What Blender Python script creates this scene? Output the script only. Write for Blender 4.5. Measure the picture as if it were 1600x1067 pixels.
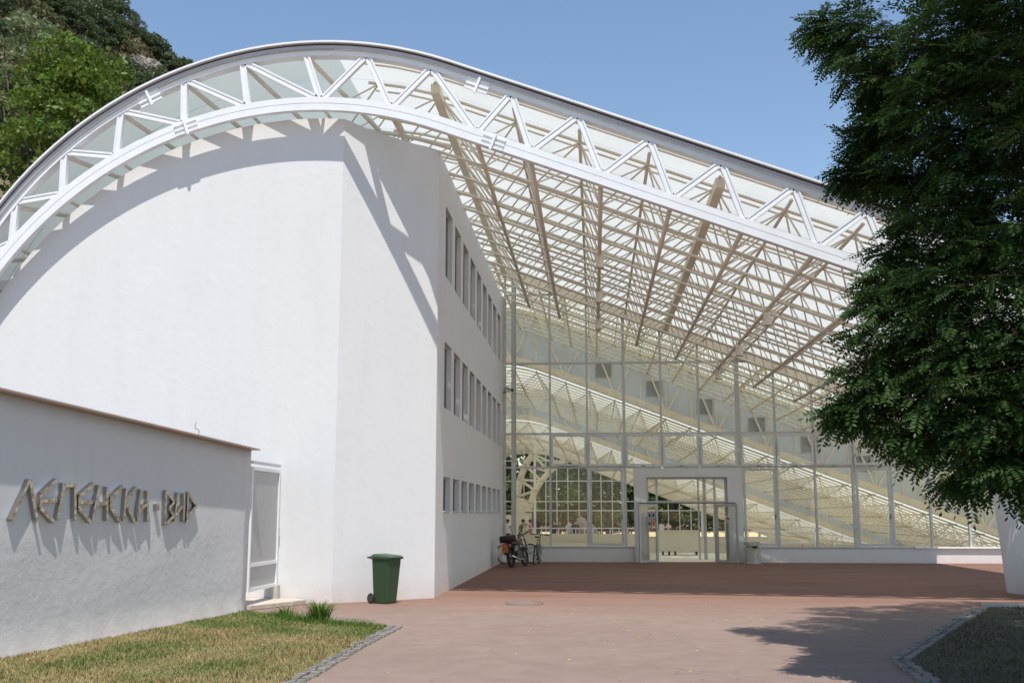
import bpy, bmesh, math, random
import numpy as np
from mathutils import Vector, Matrix, noise as mnoise
R_ = math.radians
random.seed(7); rng = np.random.default_rng(11)
scene = bpy.context.scene
for o in list(bpy.data.objects): bpy.data.objects.remove(o)
col = scene.collection

# ------------------------------------------------------------------ camera, sky, sun, exposure
cam_d = bpy.data.cameras.new('camera'); cam = bpy.data.objects.new('camera', cam_d); col.objects.link(cam)
cam_d.sensor_width = 36; cam_d.lens = 1650 / 1600 * 36; cam_d.clip_end = 3000; cam_d.clip_start = .05
cam.location = (0, 0, 1.7); cam.rotation_euler = (R_(90 + 9.209), 0, R_(4.447))
scene.camera = cam
SUN = Vector((-.085, .44, -1)).normalized()
el = math.asin(-SUN.z); az = math.atan2(-SUN.x, -SUN.y)
w = bpy.data.worlds.new('World'); scene.world = w; w.use_nodes = True
nt = w.node_tree; bg = nt.nodes['Background']
sky = nt.nodes.new('ShaderNodeTexSky'); sky.sky_type = 'NISHITA'; sky.sun_disc = False
sky.sun_elevation = el; sky.sun_rotation = az; sky.altitude = 200; sky.air_density = 1.25; sky.dust_density = 0.1; sky.ozone_density = 2.2
nt.links.new(sky.outputs[0], bg.inputs[0]); bg.inputs[1].default_value = .14
sd = bpy.data.lights.new('sun', 'SUN'); so = bpy.data.objects.new('sun', sd); col.objects.link(so)
sd.energy = 4.6; sd.angle = R_(.53); sd.color = (1, .96, .9)
so.rotation_euler = SUN.to_track_quat('-Z', 'Y').to_euler(); so.location = (20, -40, 90)
scene.view_settings.view_transform = 'Standard'; scene.view_settings.look = 'None'
scene.view_settings.exposure = .18; scene.view_settings.gamma = 1
scene.cycles.max_bounces = 10; scene.cycles.transparent_max_bounces = 24; scene.cycles.transmission_bounces = 6
scene.cycles.diffuse_bounces = 4; scene.cycles.glossy_bounces = 3
scene.cycles.sample_clamp_indirect = 6

# ------------------------------------------------------------------ materials
M = {}
def nm(name):
    m = bpy.data.materials.new(name); m.use_nodes = True; n = m.node_tree
    return m, n, n.nodes['Principled BSDF']
def N(n, t, **k):
    x = n.nodes.new(t)
    for a, b in k.items():
        if a.startswith('i_'):
            q = a[2:]; x.inputs[int(q) if q.isdigit() else q].default_value = b
        else: setattr(x, a, b)
    return x
def coords(n, scale=(1, 1, 1)):
    g = N(n, 'ShaderNodeNewGeometry'); mp = N(n, 'ShaderNodeMapping'); mp.inputs['Scale'].default_value = scale
    n.links.new(g.outputs['Position'], mp.inputs[0]); return mp.outputs[0]
def noise(n, vec, s, d=4, r=.55):
    x = N(n, 'ShaderNodeTexNoise'); x.inputs['Scale'].default_value = s; x.inputs['Detail'].default_value = d; x.inputs['Roughness'].default_value = r
    n.links.new(vec, x.inputs['Vector']); return x.outputs['Fac']
def ramp(n, fac, stops):
    x = N(n, 'ShaderNodeValToRGB'); e = x.color_ramp.elements
    while len(e) < len(stops): e.new(.5)
    for q, (p, c) in zip(e, stops): q.position = p; q.color = (*c, 1) if len(c) == 3 else c
    n.links.new(fac, x.inputs[0]); return x.outputs[0]
def mixc(n, fac, a, b, mode='MIX'):
    x = N(n, 'ShaderNodeMix', data_type='RGBA', blend_type=mode)
    for s, v in ((0, fac), (6, a), (7, b)):
        if isinstance(v, bpy.types.NodeSocket): n.links.new(v, x.inputs[s])
        elif s == 0: x.inputs[0].default_value = v
        else: x.inputs[s].default_value = (*v, 1)
    return x.outputs[2]
def bump(n, p, h, st, dist=.02):
    b = N(n, 'ShaderNodeBump'); b.inputs['Strength'].default_value = st; b.inputs['Distance'].default_value = dist
    n.links.new(h, b.inputs['Height']); n.links.new(b.outputs[0], p.inputs['Normal']); return b
def simple(name, c, rough=.5, metal=0, var=.06, s=3., bmp=0, bs=60, spec=.5):
    m, n, p = nm(name); v = coords(n)
    f = noise(n, v, s)
    lo = tuple(max(0, q * (1 - var)) for q in c); hi = tuple(min(1, q * (1 + var)) for q in c)
    n.links.new(ramp(n, f, [(.3, lo), (.7, hi)]), p.inputs['Base Color'])
    p.inputs['Roughness'].default_value = rough; p.inputs['Metallic'].default_value = metal
    p.inputs['Specular IOR Level'].default_value = spec
    if bmp: bump(n, p, noise(n, v, bs, 5), bmp, .01)
    M[name] = m; return m
# plaster: white paint, faint streaks, trowel relief
def plaster(name, c, rough_relief, dist, s1=5., low=False):
    m, n, p = nm(name); v = coords(n); vs = coords(n, (1, 1, .12))
    st = noise(n, vs, 3.2, 6, .6); bl = noise(n, v, .6, 4)
    c0 = ramp(n, st, [(.22, tuple(q * .93 for q in c)), (.55, c)])
    c1 = mixc(n, .5, c0, ramp(n, bl, [(.3, tuple(q * .95 for q in c)), (.7, c)]))
    g = N(n, 'ShaderNodeSeparateXYZ'); gg = N(n, 'ShaderNodeNewGeometry'); n.links.new(gg.outputs['Position'], g.inputs[0])
    # splash dirt of red dust at the foot of the wall
    mr = N(n, 'ShaderNodeMapRange'); mr.inputs[1].default_value = .0; mr.inputs[2].default_value = .45; mr.inputs[3].default_value = 1; mr.inputs[4].default_value = 0
    n.links.new(g.outputs['Z'], mr.inputs[0])
    mm = N(n, 'ShaderNodeMath', operation='MULTIPLY'); n.links.new(mr.outputs[0], mm.inputs[0]); n.links.new(noise(n, v, 4, 5), mm.inputs[1])
    c2 = mixc(n, mm.outputs[0], c1, (.62, .50, .44))
    if not low:
        dx = N(n, 'ShaderNodeMath', operation='ADD'); dx.inputs[1].default_value = 4.95; n.links.new(g.outputs['X'], dx.inputs[0])
        ab = N(n, 'ShaderNodeMath', operation='ABSOLUTE'); n.links.new(dx.outputs[0], ab.inputs[0])
        k1 = N(n, 'ShaderNodeMapRange'); k1.inputs[1].default_value = .05; k1.inputs[2].default_value = .55; k1.inputs[3].default_value = .34; k1.inputs[4].default_value = 0; n.links.new(ab.outputs[0], k1.inputs[0])
        k2 = N(n, 'ShaderNodeMath', operation='ADD'); n.links.new(k1.outputs[0], k2.inputs[0]); n.links.new(noise(n, v, 9, 6, .65), k2.inputs[1])
        c2 = mixc(n, ramp(n, k2.outputs[0], [(.985, (0, 0, 0)), (1.0, (1, 1, 1))]), c2, tuple(q * .86 for q in c))
    n.links.new(c2, p.inputs['Base Color']); p.inputs['Roughness'].default_value = .85; p.inputs['Specular IOR Level'].default_value = .2
    h = N(n, 'ShaderNodeMath', operation='ADD'); n.links.new(noise(n, v, s1, 6, .6), h.inputs[0])
    h2 = N(n, 'ShaderNodeMath', operation='MULTIPLY'); h2.inputs[1].default_value = .25; n.links.new(noise(n, v, 45, 4), h2.inputs[0]); n.links.new(h2.outputs[0], h.inputs[1])
    hh = h.outputs[0]
    if low:   # coarse thrown plaster only on the lower half of the wall
        k = N(n, 'ShaderNodeMapRange'); k.inputs[1].default_value = 1.75; k.inputs[2].default_value = 1.35; k.inputs[3].default_value = .12; k.inputs[4].default_value = 1
        n.links.new(g.outputs['Z'], k.inputs[0]); kk = N(n, 'ShaderNodeMath', operation='MULTIPLY')
        n.links.new(k.outputs[0], kk.inputs[0]); n.links.new(hh, kk.inputs[1]); hh = kk.outputs[0]
    bump(n, p, hh, rough_relief, dist); M[name] = m
plaster('plaster', (.725, .725, .72), .25, .02)
plaster('plaster_rough', (.64, .64, .645), .22, .05, 6., True)
simple('white_steel', (.80, .81, .82), .38, var=.04)
simple('cream_steel', (.80, .725, .56), .5, var=.08)
simple('beige_steel', (.72, .65, .54), .5, var=.08)
simple('cream_wall', (.76, .70, .55), .7, var=.04)
simple('grey_fascia', (.46, .45, .49), .5, var=.1)
simple('gap_shade', (.03, .03, .03), .7)
simple('alu', (.52, .53, .51), .42, .3, var=.05)
simple('alu_dark', (.16, .165, .165), .45, .3, var=.05)
simple('alu_light', (.58, .60, .59), .45, .1, var=.05)
simple('window_dark', (.05, .055, .06), .4)
simple('rubber', (.018, .018, .018), .75)
simple('black_plastic', (.025, .024, .024), .45)
simple('dark_red', (.06, .012, .010), .35)
simple('maroon_bag', (.032, .013, .011), .6)
simple('chrome', (.55, .55, .55), .22, 1)
simple('engine_grey', (.11, .11, .115), .4, .7)
simple('orange_plate', (.45, .13, .02), .45)
simple('bin_green', (.028, .066, .028), .42, var=.06, bmp=.05)
simple('concrete', (.46, .43, .38), .9, var=.18, s=6, bmp=.3)
simple('step_concrete', (.50, .43, .36), .9, var=.2, s=5, bmp=.3)
simple('cobble', (.20, .182, .16), .85, var=.28, s=14, bmp=.4, bs=30)
simple('bark', (.10, .075, .055), .9, var=.35, s=9, bmp=.6, bs=14)
simple('orange_cone', (.75, .2, .02), .5)
simple('rock_pink', (.34, .28, .25), .9, var=.3, s=3, bmp=.6, bs=6)
simple('copper', (.50, .37, .33), .6)
simple('iron', (.22, .17, .15), .7, .3, var=.25, s=30)
simple('skin', (.5, .32, .24), .6); simple('hair', (.03, .02, .015), .6)
simple('shirt_white', (.75, .75, .74), .8); simple('shirt_olive', (.16, .15, .09), .8); simple('shirt_pink', (.55, .25, .22), .8)
simple('shirt_dark', (.04, .035, .04), .8); simple('shorts_tan', (.42, .30, .17), .8); simple('trousers_blue', (.05, .07, .12), .8)
simple('paper', (.75, .74, .70), .6); simple('ink', (.02, .02, .02), .6); simple('ink_red', (.55, .03, .02), .5); simple('sticker_grey', (.30, .34, .38), .5); simple('sticker_orange', (.60, .28, .12), .5)
simple('vent_pane', (.30, .32, .33), .15)
simple('twig', (.16, .10, .05), .8)

def letter_mat():
    m, n, p = nm('letter_metal'); v = coords(n)
    vo = N(n, 'ShaderNodeTexVoronoi'); vo.inputs['Scale'].default_value = 12; n.links.new(v, vo.inputs['Vector'])
    n.links.new(ramp(n, vo.outputs['Distance'], [(.0, (.66, .63, .57)), (.5, (.54, .50, .44)), (.9, (.36, .33, .29))]), p.inputs['Base Color'])
    p.inputs['Metallic'].default_value = .9; p.inputs['Roughness'].default_value = .22
    bump(n, p, vo.outputs['Distance'], .25, .02); M['letter'] = m
letter_mat(); simple('letter_side', (.42, .41, .40), .22, 1, var=.1, s=8)

def sheet_mat(name, c, tr):
    m, n, p = nm(name); out = n.nodes['Material Output']; v = coords(n)
    f = noise(n, v, .9, 5); cc = ramp(n, f, [(.3, tuple(q * .93 for q in c)), (.7, c)])
    t = N(n, 'ShaderNodeBsdfTranslucent'); n.links.new(cc, t.inputs[0])
    n.links.new(cc, p.inputs['Base Color']); p.inputs['Roughness'].default_value = .35
    mx = N(n, 'ShaderNodeMixShader'); mx.inputs[0].default_value = tr
    n.links.new(p.outputs[0], mx.inputs[1]); n.links.new(t.outputs[0], mx.inputs[2]); n.links.new(mx.outputs[0], out.inputs[0]); M[name] = m
sheet_mat('polycarbonate', (.76, .77, .72), .62)
sheet_mat('polycarbonate_canopy', (.72, .73, .69), .60)
sheet_mat('polycarbonate_dimmed', (.50, .54, .51), .5)  # darker copy of the canopy sheet, dimness of the left arch put into colour
sheet_mat('polycarbonate_blue', (.88, .88, .84), .7)
sheet_mat('gate_infill', (.62, .62, .60), .35)

def glass_mat(name, tint, ior=1.5):
    m, n, p = nm(name); out = n.nodes['Material Output']
    t = N(n, 'ShaderNodeBsdfTransparent'); t.inputs[0].default_value = (*tint, 1)
    g = N(n, 'ShaderNodeBsdfGlossy'); g.inputs['Roughness'].default_value = .02; g.inputs[0].default_value = (.9, .92, .92, 1)
    fr = N(n, 'ShaderNodeFresnel'); fr.inputs[0].default_value = ior
    mx = N(n, 'ShaderNodeMixShader'); n.links.new(fr.outputs[0], mx.inputs[0]); n.links.new(t.outputs[0], mx.inputs[1]); n.links.new(g.outputs[0], mx.inputs[2])
    n.links.new(mx.outputs[0], out.inputs[0]); M[name] = m
glass_mat('glass', (.975, .975, .95), 1.38); glass_mat('glass_grey', (.42, .45, .45), 1.6)

def asphalt():
    m, n, p = nm('asphalt'); v = coords(n); g = N(n, 'ShaderNodeSeparateXYZ'); n.links.new(v, g.inputs[0])
    big = noise(n, v, .35, 5); mid = noise(n, v, 2.5, 5); fine = noise(n, v, 160, 2)
    base = ramp(n, big, [(.3, (.235, .168, .138)), (.7, (.285, .208, .172))])
    base = mixc(n, .35, base, ramp(n, mid, [(.3, (.195, .135, .11)), (.75, (.325, .24, .20))]))
    # red tinted concrete apron in front of the entrance, worn boundary
    ad = N(n, 'ShaderNodeMath', operation='MULTIPLY_ADD'); ad.inputs[1].default_value = 2.2; n.links.new(noise(n, coords(n, (.25, 1, 1)), 1.3, 5), ad.inputs[0]); n.links.new(g.outputs['Y'], ad.inputs[2])
    mr = N(n, 'ShaderNodeMapRange'); mr.inputs[1].default_value = 18.8; mr.inputs[2].default_value = 24.4; n.links.new(ad.outputs[0], mr.inputs[0])
    red = ramp(n, noise(n, coords(n, (.2, 1, 1)), 1.6, 6), [(.25, (.165, .088, .064)), (.7, (.255, .137, .098))])
    c = mixc(n, mr.outputs[0], base, red)
    sp = ramp(n, fine, [(.35, (.75, .75, .75)), (.65, (1.15, 1.15, 1.15))])
    c = mixc(n, .8, c, sp, 'MULTIPLY')
    vo = N(n, 'ShaderNodeTexVoronoi', feature='DISTANCE_TO_EDGE'); vo.inputs['Scale'].default_value = .32
    wv = N(n, 'ShaderNodeVectorMath', operation='ADD'); nz = N(n, 'ShaderNodeTexNoise'); nz.inputs['Scale'].default_value = 1.2; n.links.new(v, nz.inputs['Vector'])
    n.links.new(v, wv.inputs[0]); n.links.new(nz.outputs['Color'], wv.inputs[1]); n.links.new(wv.outputs[0], vo.inputs['Vector'])
    cr = ramp(n, vo.outputs[0], [(.0, (.72, .72, .72)), (.005, (1, 1, 1))])
    c = mixc(n, .7, c, cr, 'MULTIPLY')
    n.links.new(c, p.inputs['Base Color']); p.inputs['Roughness'].default_value = .9; p.inputs['Specular IOR Level'].default_value = .25
    bump(n, p, fine, .25, .006); M['asphalt'] = m
asphalt()
def soil(name, a, b, s):
    m, n, p = nm(name); v = coords(n)
    c = mixc(n, .5, ramp(n, noise(n, v, s, 6), [(.3, a), (.7, b)]), ramp(n, noise(n, v, s * 14, 4), [(.3, a), (.7, b)]))
    n.links.new(c, p.inputs['Base Color']); p.inputs['Roughness'].default_value = .95; bump(n, p, noise(n, v, s * 20, 5), .6, .02); M[name] = m
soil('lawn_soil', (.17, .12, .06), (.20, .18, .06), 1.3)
soil('lawn_shade', (.035, .03, .016), (.028, .036, .012), 1.3)  # lawn soil under the tree, its shade put into the colour
soil('earth_floor', (.40, .34, .26), (.52, .45, .35), .5)
def hill_mat():
    m, n, p = nm('hill'); v = coords(n)
    a = ramp(n, noise(n, v, .06, 6), [(.38, (.045, .06, .02)), (.52, (.16, .12, .06)), (.66, (.22, .17, .09))])
    c = mixc(n, .45, a, ramp(n, noise(n, v, .6, 5), [(.3, (.05, .06, .025)), (.7, (.24, .19, .11))]))
    n.links.new(c, p.inputs['Base Color']); p.inputs['Roughness'].default_value = 1; bump(n, p, noise(n, v, .5, 6), 1, .6); M['hill'] = m
hill_mat(); simple('hill_rock', (.25, .22, .19), .95, var=.4, s=1.1, bmp=.8, bs=2)
def leaf_mat(name, a, b, tr=.3, zed=None):
    m, n, p = nm(name); out = n.nodes['Material Output']
    g = N(n, 'ShaderNodeNewGeometry'); c = ramp(n, g.outputs['Random Per Island'], [(0, a), (1, b)])
    c = mixc(n, .5, c, ramp(n, noise(n, coords(n), .8, 4), [(.3, a), (.7, b)]))
    n.links.new(c, p.inputs['Base Color']); p.inputs['Roughness'].default_value = .5; p.inputs['Specular IOR Level'].default_value = .25
    t = N(n, 'ShaderNodeBsdfTranslucent'); n.links.new(c, t.inputs[0])
    mx = N(n, 'ShaderNodeMixShader'); mx.inputs[0].default_value = tr
    n.links.new(p.outputs[0], mx.inputs[1]); n.links.new(t.outputs[0], mx.inputs[2]); n.links.new(mx.outputs[0], out.inputs[0]); M[name] = m
leaf_mat('leaf_acacia', (.026, .056, .014), (.060, .112, .028), .32)
leaf_mat('leaf_bright', (.085, .15, .02), (.16, .22, .035), .35)
leaf_mat('leaf_mid', (.05, .085, .02), (.09, .13, .03), .3)
leaf_mat('leaf_dark', (.026, .045, .016), (.055, .08, .026), .25)
leaf_mat('leaf_scrub', (.062, .095, .040), (.12, .155, .07), .32)
leaf_mat('leaf_scrub_light', (.10, .125, .05), (.18, .20, .095), .32)
leaf_mat('leaf_pale', (.12, .16, .06), (.26, .30, .16), .35)
leaf_mat('leaf_dry', (.07, .085, .035), (.22, .17, .085), .2)
leaf_mat('leaf_fallen', (.45, .30, .06), (.60, .50, .22), .1)
def grass_mat():
    m, n, p = nm('grass'); v = coords(n); g = N(n, 'ShaderNodeNewGeometry')
    sx = N(n, 'ShaderNodeSeparateXYZ'); n.links.new(v, sx.inputs[0])
    gr = ramp(n, g.outputs['Random Per Island'], [(0, (.045, .10, .018)), (.6, (.10, .16, .03)), (1, (.22, .22, .07))])
    dr = ramp(n, g.outputs['Random Per Island'], [(0, (.15, .13, .05)), (.5, (.31, .23, .10)), (1, (.46, .35, .17))])
    # lush strip by the path at the back, dry patches in the middle
    a = N(n, 'ShaderNodeMath', operation='MULTIPLY_ADD'); a.inputs[1].default_value = 2.3; n.links.new(noise(n, v, .8, 5), a.inputs[0])
    b = N(n, 'ShaderNodeMapRange'); b.inputs[1].default_value = 14.2; b.inputs[2].default_value = 16.4; b.inputs[3].default_value = -.08; b.inputs[4].default_value = -.95
    y2 = N(n, 'ShaderNodeMath', operation='MULTIPLY_ADD'); y2.inputs[1].default_value = .45; n.links.new(sx.outputs['X'], y2.inputs[0]); n.links.new(sx.outputs['Y'], y2.inputs[2])
    y3 = N(n, 'ShaderNodeMath', operation='ADD'); y3.inputs[1].default_value = 1.35; n.links.new(y2.outputs[0], y3.inputs[0])
    n.links.new(y3.outputs[0], b.inputs[0]); n.links.new(b.outputs[0], a.inputs[2])
    f = N(n, 'ShaderNodeMapRange'); f.inputs[1].default_value = .78; f.inputs[2].default_value = 1.2; n.links.new(a.outputs[0], f.inputs[0])
    n.links.new(mixc(n, f.outputs[0], gr, dr), p.inputs['Base Color']); p.inputs['Roughness'].default_value = .7; p.inputs['Specular IOR Level'].default_value = .2; M['grass'] = m
grass_mat()
leaf_mat('grass_green', (.05, .12, .015), (.13, .22, .035), .3); leaf_mat('grass_shaded', (.03, .042, .012), (.085, .065, .022), .2)  # second mix: blades under the tree, darkened to carry its shade

# ------------------------------------------------------------------ builders
V = Vector
class MB:
    def __init__(s): s.v = []; s.f = []
    def add(s, vs, fs):
        b = len(s.v); s.v += [tuple(q) for q in vs]; s.f += [tuple(i + b for i in f) for f in fs]; return s
    def hexa(s, p):
        return s.add(p, [(0, 3, 2, 1), (4, 5, 6, 7), (0, 1, 5, 4), (1, 2, 6, 5), (2, 3, 7, 6), (3, 0, 4, 7)])
    def box(s, x0, x1, y0, y1, z0, z1):
        return s.hexa([(x0, y0, z0), (x1, y0, z0), (x1, y1, z0), (x0, y1, z0), (x0, y0, z1), (x1, y0, z1), (x1, y1, z1), (x0, y1, z1)])
    def beam(s, p0, p1, a, b, up=(0, 1, 0)):   # a: size across, b: size along 'up'
        p0, p1, up = V(p0), V(p1), V(up); d = (p1 - p0).normalized(); sd_ = d.cross(up)
        if sd_.length < 1e-4: sd_ = d.cross(V((1, 0, 0)))
        sd_.normalize(); u = sd_.cross(d).normalized(); A = sd_ * a / 2; B = u * b / 2
        return s.hexa([p0 - A - B, p0 + A - B, p0 + A + B, p0 - A + B, p1 - A - B, p1 + A - B, p1 + A + B, p1 - A + B])
    def tube(s, p0, p1, r, n=6, r2=None, caps=True):
        return s.path([p0, p1], [r, r if r2 is None else r2], n, caps)
    def path(s, pts, r, n=6, caps=True):
        pts = [V(p) for p in pts]; rr = r if isinstance(r, (list, tuple)) else [r] * len(pts); b = len(s.v); prev = None
        for i, p in enumerate(pts):
            d = (pts[min(i + 1, len(pts) - 1)] - pts[max(i - 1, 0)]).normalized()
            if prev is None:
                u = d.cross(V((0, 0, 1)));
                if u.length < 1e-3: u = d.cross(V((1, 0, 0)))
            else: u = prev - d * prev.dot(d)
            u.normalize(); prev = u; t = d.cross(u)
            for k in range(n):
                a = 2 * math.pi * k / n; s.v.append(tuple(p + (u * math.cos(a) + t * math.sin(a)) * rr[i]))
        for i in range(len(pts) - 1):
            for k in range(n):
                k2 = (k + 1) % n; s.f.append((b + i * n + k, b + i * n + k2, b + (i + 1) * n + k2, b + (i + 1) * n + k))
        if caps: s.f.append(tuple(b + k for k in range(n))[::-1]); s.f.append(tuple(b + (len(pts) - 1) * n + k for k in range(n)))
        return s
    def lathe(s, c, prof, n=24, axis='z'):
        c = V(c); b = len(s.v)
        for r, z in prof:
            for k in range(n):
                a = 2 * math.pi * k / n; x, y = r * math.cos(a), r * math.sin(a)
                s.v.append(tuple(c + (V((x, y, z)) if axis == 'z' else V((z, x, y)) if axis == 'x' else V((x, z, y)))))
        for i in range(len(prof) - 1):
            for k in range(n):
                k2 = (k + 1) % n; s.f.append((b + i * n + k, b + i * n + k2, b + (i + 1) * n + k2, b + (i + 1) * n + k))
        return s
    def torus(s, c, R, r, axis='x', n=24, m=8):
        pr = [(R + r * math.cos(2 * math.pi * k / m), r * math.sin(2 * math.pi * k / m)) for k in range(m + 1)]
        return s.lathe(c, pr, n, axis)
    def prism(s, poly, off):   # polygon (3d points) extruded by vector
        n = len(poly); off = V(off); p = [V(q) for q in poly]
        return s.add(p + [q + off for q in p], [tuple(range(n))[::-1], tuple(range(n, 2 * n))] + [(i, (i + 1) % n, (i + 1) % n + n, i + n) for i in range(n)])
    def sweep(s, up, lo, y0, y1):  # strip between two x-z polylines, from y0 to y1 (a bent box)
        n = len(up); b = len(s.v)
        for (ux, uz), (lx, lz) in zip(up, lo): s.v += [(ux, y0, uz), (ux, y1, uz), (lx, y1, lz), (lx, y0, lz)]
        for i in range(n - 1):
            a, c = b + 4 * i, b + 4 * i + 4
            for k in range(4): s.f.append((a + k, a + (k + 1) % 4, c + (k + 1) % 4, c + k))
        s.f.append((b, b + 3, b + 2, b + 1)); e = b + 4 * (n - 1); s.f.append((e, e + 1, e + 2, e + 3)); return s
    def mesh(s, name, mat, smooth=False):
        me = bpy.data.meshes.new(name); me.from_pydata(s.v, [], s.f); me.validate(); me.update()
        bm = bmesh.new(); bm.from_mesh(me); bmesh.ops.recalc_face_normals(bm, faces=bm.faces); bm.to_mesh(me); bm.free()
        if mat: me.materials.append(M[mat])
        if smooth: me.shade_smooth() if hasattr(me, 'shade_smooth') else None
        return me
    def build(s, name, mat, parent=None, smooth=False, bevel=0):
        return link(name, s.mesh(name, mat, smooth), parent, bevel)
def link(name, me, parent=None, bevel=0):
    o = bpy.data.objects.new(name, me); col.objects.link(o)
    if parent is not None:
        o.parent = parent; W = V((0, 0, 0)); q = parent
        if parent.get('_w'): o.location = -V(parent['_w'])
    if bevel:
        b = o.modifiers.new('bevel', 'BEVEL'); b.width = bevel; b.segments = 2; b.limit_method = 'ANGLE'
    return o
def tag(o, label=None, cat=None, group=None, kind=None):
    for k, v in (('label', label), ('category', cat), ('group', group), ('kind', kind)):
        if v: o[k] = v
    return o
def thing(name, label, cat, base=(0, 0, 0), group=None, local=False):
    o = bpy.data.objects.new(name, None); col.objects.link(o); o.empty_display_size = .2
    o.location = base
    if not local: o['_w'] = tuple(float(q) for q in base)   # children are given in world coordinates
    return tag(o, label, cat, group)
def copy_tree(o, parent=None):
    c = o.copy(); col.objects.link(c); c.parent = parent
    for ch in list(o.children): copy_tree(ch, c)
    return c
def np_mesh(name, v, nper, mat):   # v: (n, nper, 3) polygons
    n = v.shape[0]; me = bpy.data.meshes.new(name)
    me.vertices.add(n * nper); me.vertices.foreach_set('co', v.reshape(-1).astype('f'))
    me.loops.add(n * nper); me.loops.foreach_set('vertex_index', np.arange(n * nper, dtype='i'))
    me.polygons.add(n); me.polygons.foreach_set('loop_start', np.arange(n, dtype='i') * nper)
    me.update(calc_edges=True); me.materials.append(M[mat]); return me

# ------------------------------------------------------------------ ground
FY = 38.0                      # plane of the entrance glazing
PIT = (-13.2, 30, 46.2, 97)
g = MB()
B = 700
x0, x1, y0, y1 = PIT
for a in ((-B, x0, -60, B), (x1, B, -60, B), (x0, x1, -60, y0), (x0, x1, y1, B)):
    g.add([(a[0], a[2], 0), (a[1], a[2], 0), (a[1], a[3], 0), (a[0], a[3], 0)], [(0, 1, 2, 3)])
tag(g.build('ground', 'asphalt'), kind='structure')
g = MB().box(x0, x1, y0, y1, -.8, -.4); tag(g.build('excavation_floor', 'earth_floor'), kind='structure')
g = MB().box(-3.0, 17, FY + .22, 46.2, -.2, .012); tag(g.build('hall_floor', 'cream_wall'), kind='structure')

# lawn on the left
LP = [(-7.6, 8.5), (-3.14, 8.5), (-3.12, 16.12), (-3.35, 16.4), (-4.4, 16.95), (-5.3, 17.75), (-6.05, 18.45), (-7.1, 11.5)]
g = MB().prism([(x, y, .0) for x, y in LP], (0, 0, .02)); lawn = tag(g.build('lawn', 'lawn_soil'), kind='structure')
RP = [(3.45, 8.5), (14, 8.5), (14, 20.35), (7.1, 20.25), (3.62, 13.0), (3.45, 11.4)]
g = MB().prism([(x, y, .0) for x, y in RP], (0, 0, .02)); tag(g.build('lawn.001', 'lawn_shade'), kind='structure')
def inside(px, py, poly):
    r = np.zeros(len(px), bool); n = len(poly)
    for i in range(n):
        xa, ya = poly[i]; xb, yb = poly[i - 1]
        c = ((ya > py) != (yb > py)) & (px < (xb - xa) * (py - ya) / (yb - ya + 1e-12) + xa); r ^= c
    return r
def blades(poly, n, hmin, hmax, wd, mat, name, label):
    P = np.array(poly); x = rng.uniform(P[:, 0].min(), P[:, 0].max(), n); y = rng.uniform(P[:, 1].min(), P[:, 1].max(), n)
    k = inside(x, y, poly) & (y > 9.6); x, y = x[k], y[k]; n = len(x)
    h = rng.uniform(hmin, hmax, n) * (1 + .5 * (np.sin(x * 3.1 + y * 1.7) * np.sin(y * 2.3))); a = rng.uniform(0, 2 * np.pi, n)
    la = rng.uniform(0, 2 * np.pi, n); ll = h * rng.uniform(.2, 1.1, n); z = np.full(n, .018)
    dx, dy = np.cos(a) * wd, np.sin(a) * wd
    v = np.stack([np.stack([x - dx, y - dy, z], 1), np.stack([x + dx, y + dy, z], 1), np.stack([x + np.cos(la) * ll, y + np.sin(la) * ll, z + h], 1)], 1)
    o = link(name, np_mesh(name, v, 3, mat)); return tag(o, label, 'grass', kind='stuff')
blades(LP, 60000, .02, .05, .006, 'grass', 'grass', 'short patchy green and straw coloured grass below the lettered wall')
blades(RP, 26000, .02, .05, .007, 'grass_shaded', 'grass.001', 'short grass in the shade of the large tree, the shade put into its colour')
blades([(-4.9, 16.75), (-3.4, 15.9), (-3.4, 16.35), (-4.5, 17.0), (-5.6, 18.0)], 5000, .05, .12, .005, 'grass_green', 'grass.002', 'longer fresh green grass along the back edge of the lawn')
def tuft(name, c, n, h, spread, label):
    t = rng.uniform(0, 2 * np.pi, n); r = rng.uniform(0, spread * .45, n); hh = h * rng.uniform(.35, 1, n); out = rng.uniform(.2, 1.0, n) * spread
    x, y = c[0] + r * np.cos(t), c[1] + r * np.sin(t); q = []
    wd = .008; px, py = -np.sin(t) * wd, np.cos(t) * wd; z = np.zeros(n)
    mx, my = x + np.cos(t) * out * .35, y + np.sin(t) * out * .35; ex, ey = x + np.cos(t) * out, y + np.sin(t) * out
    a = np.stack([np.stack([x - px, y - py, z], 1), np.stack([x + px, y + py, z], 1), np.stack([mx + px, my + py, hh * .7], 1), np.stack([mx - px, my - py, hh * .7], 1)], 1)
    b = np.stack([np.stack([mx - px, my - py, hh * .7], 1), np.stack([mx + px, my + py, hh * .7], 1), np.stack([ex + px * .2, ey + py * .2, hh], 1), np.stack([ex - px * .2, ey - py * .2, hh], 1)], 1)
    o = link(name, np_mesh(name, np.concatenate([a, b]) - np.array([c[0], c[1], 0]), 4, 'grass_green')); o.location = (c[0], c[1], .01)
    return tag(o, label, 'grass tuft')
tuft('grass_tuft', (-4.35, 16.85), 170, .36, .34, 'tall spiky green grass tuft at the back edge of the lawn')
tuft('grass_tuft.001', (-5.05, 17.4), 50, .22, .25, 'smaller thin grass tuft between the tall tuft and the gate')
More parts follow.
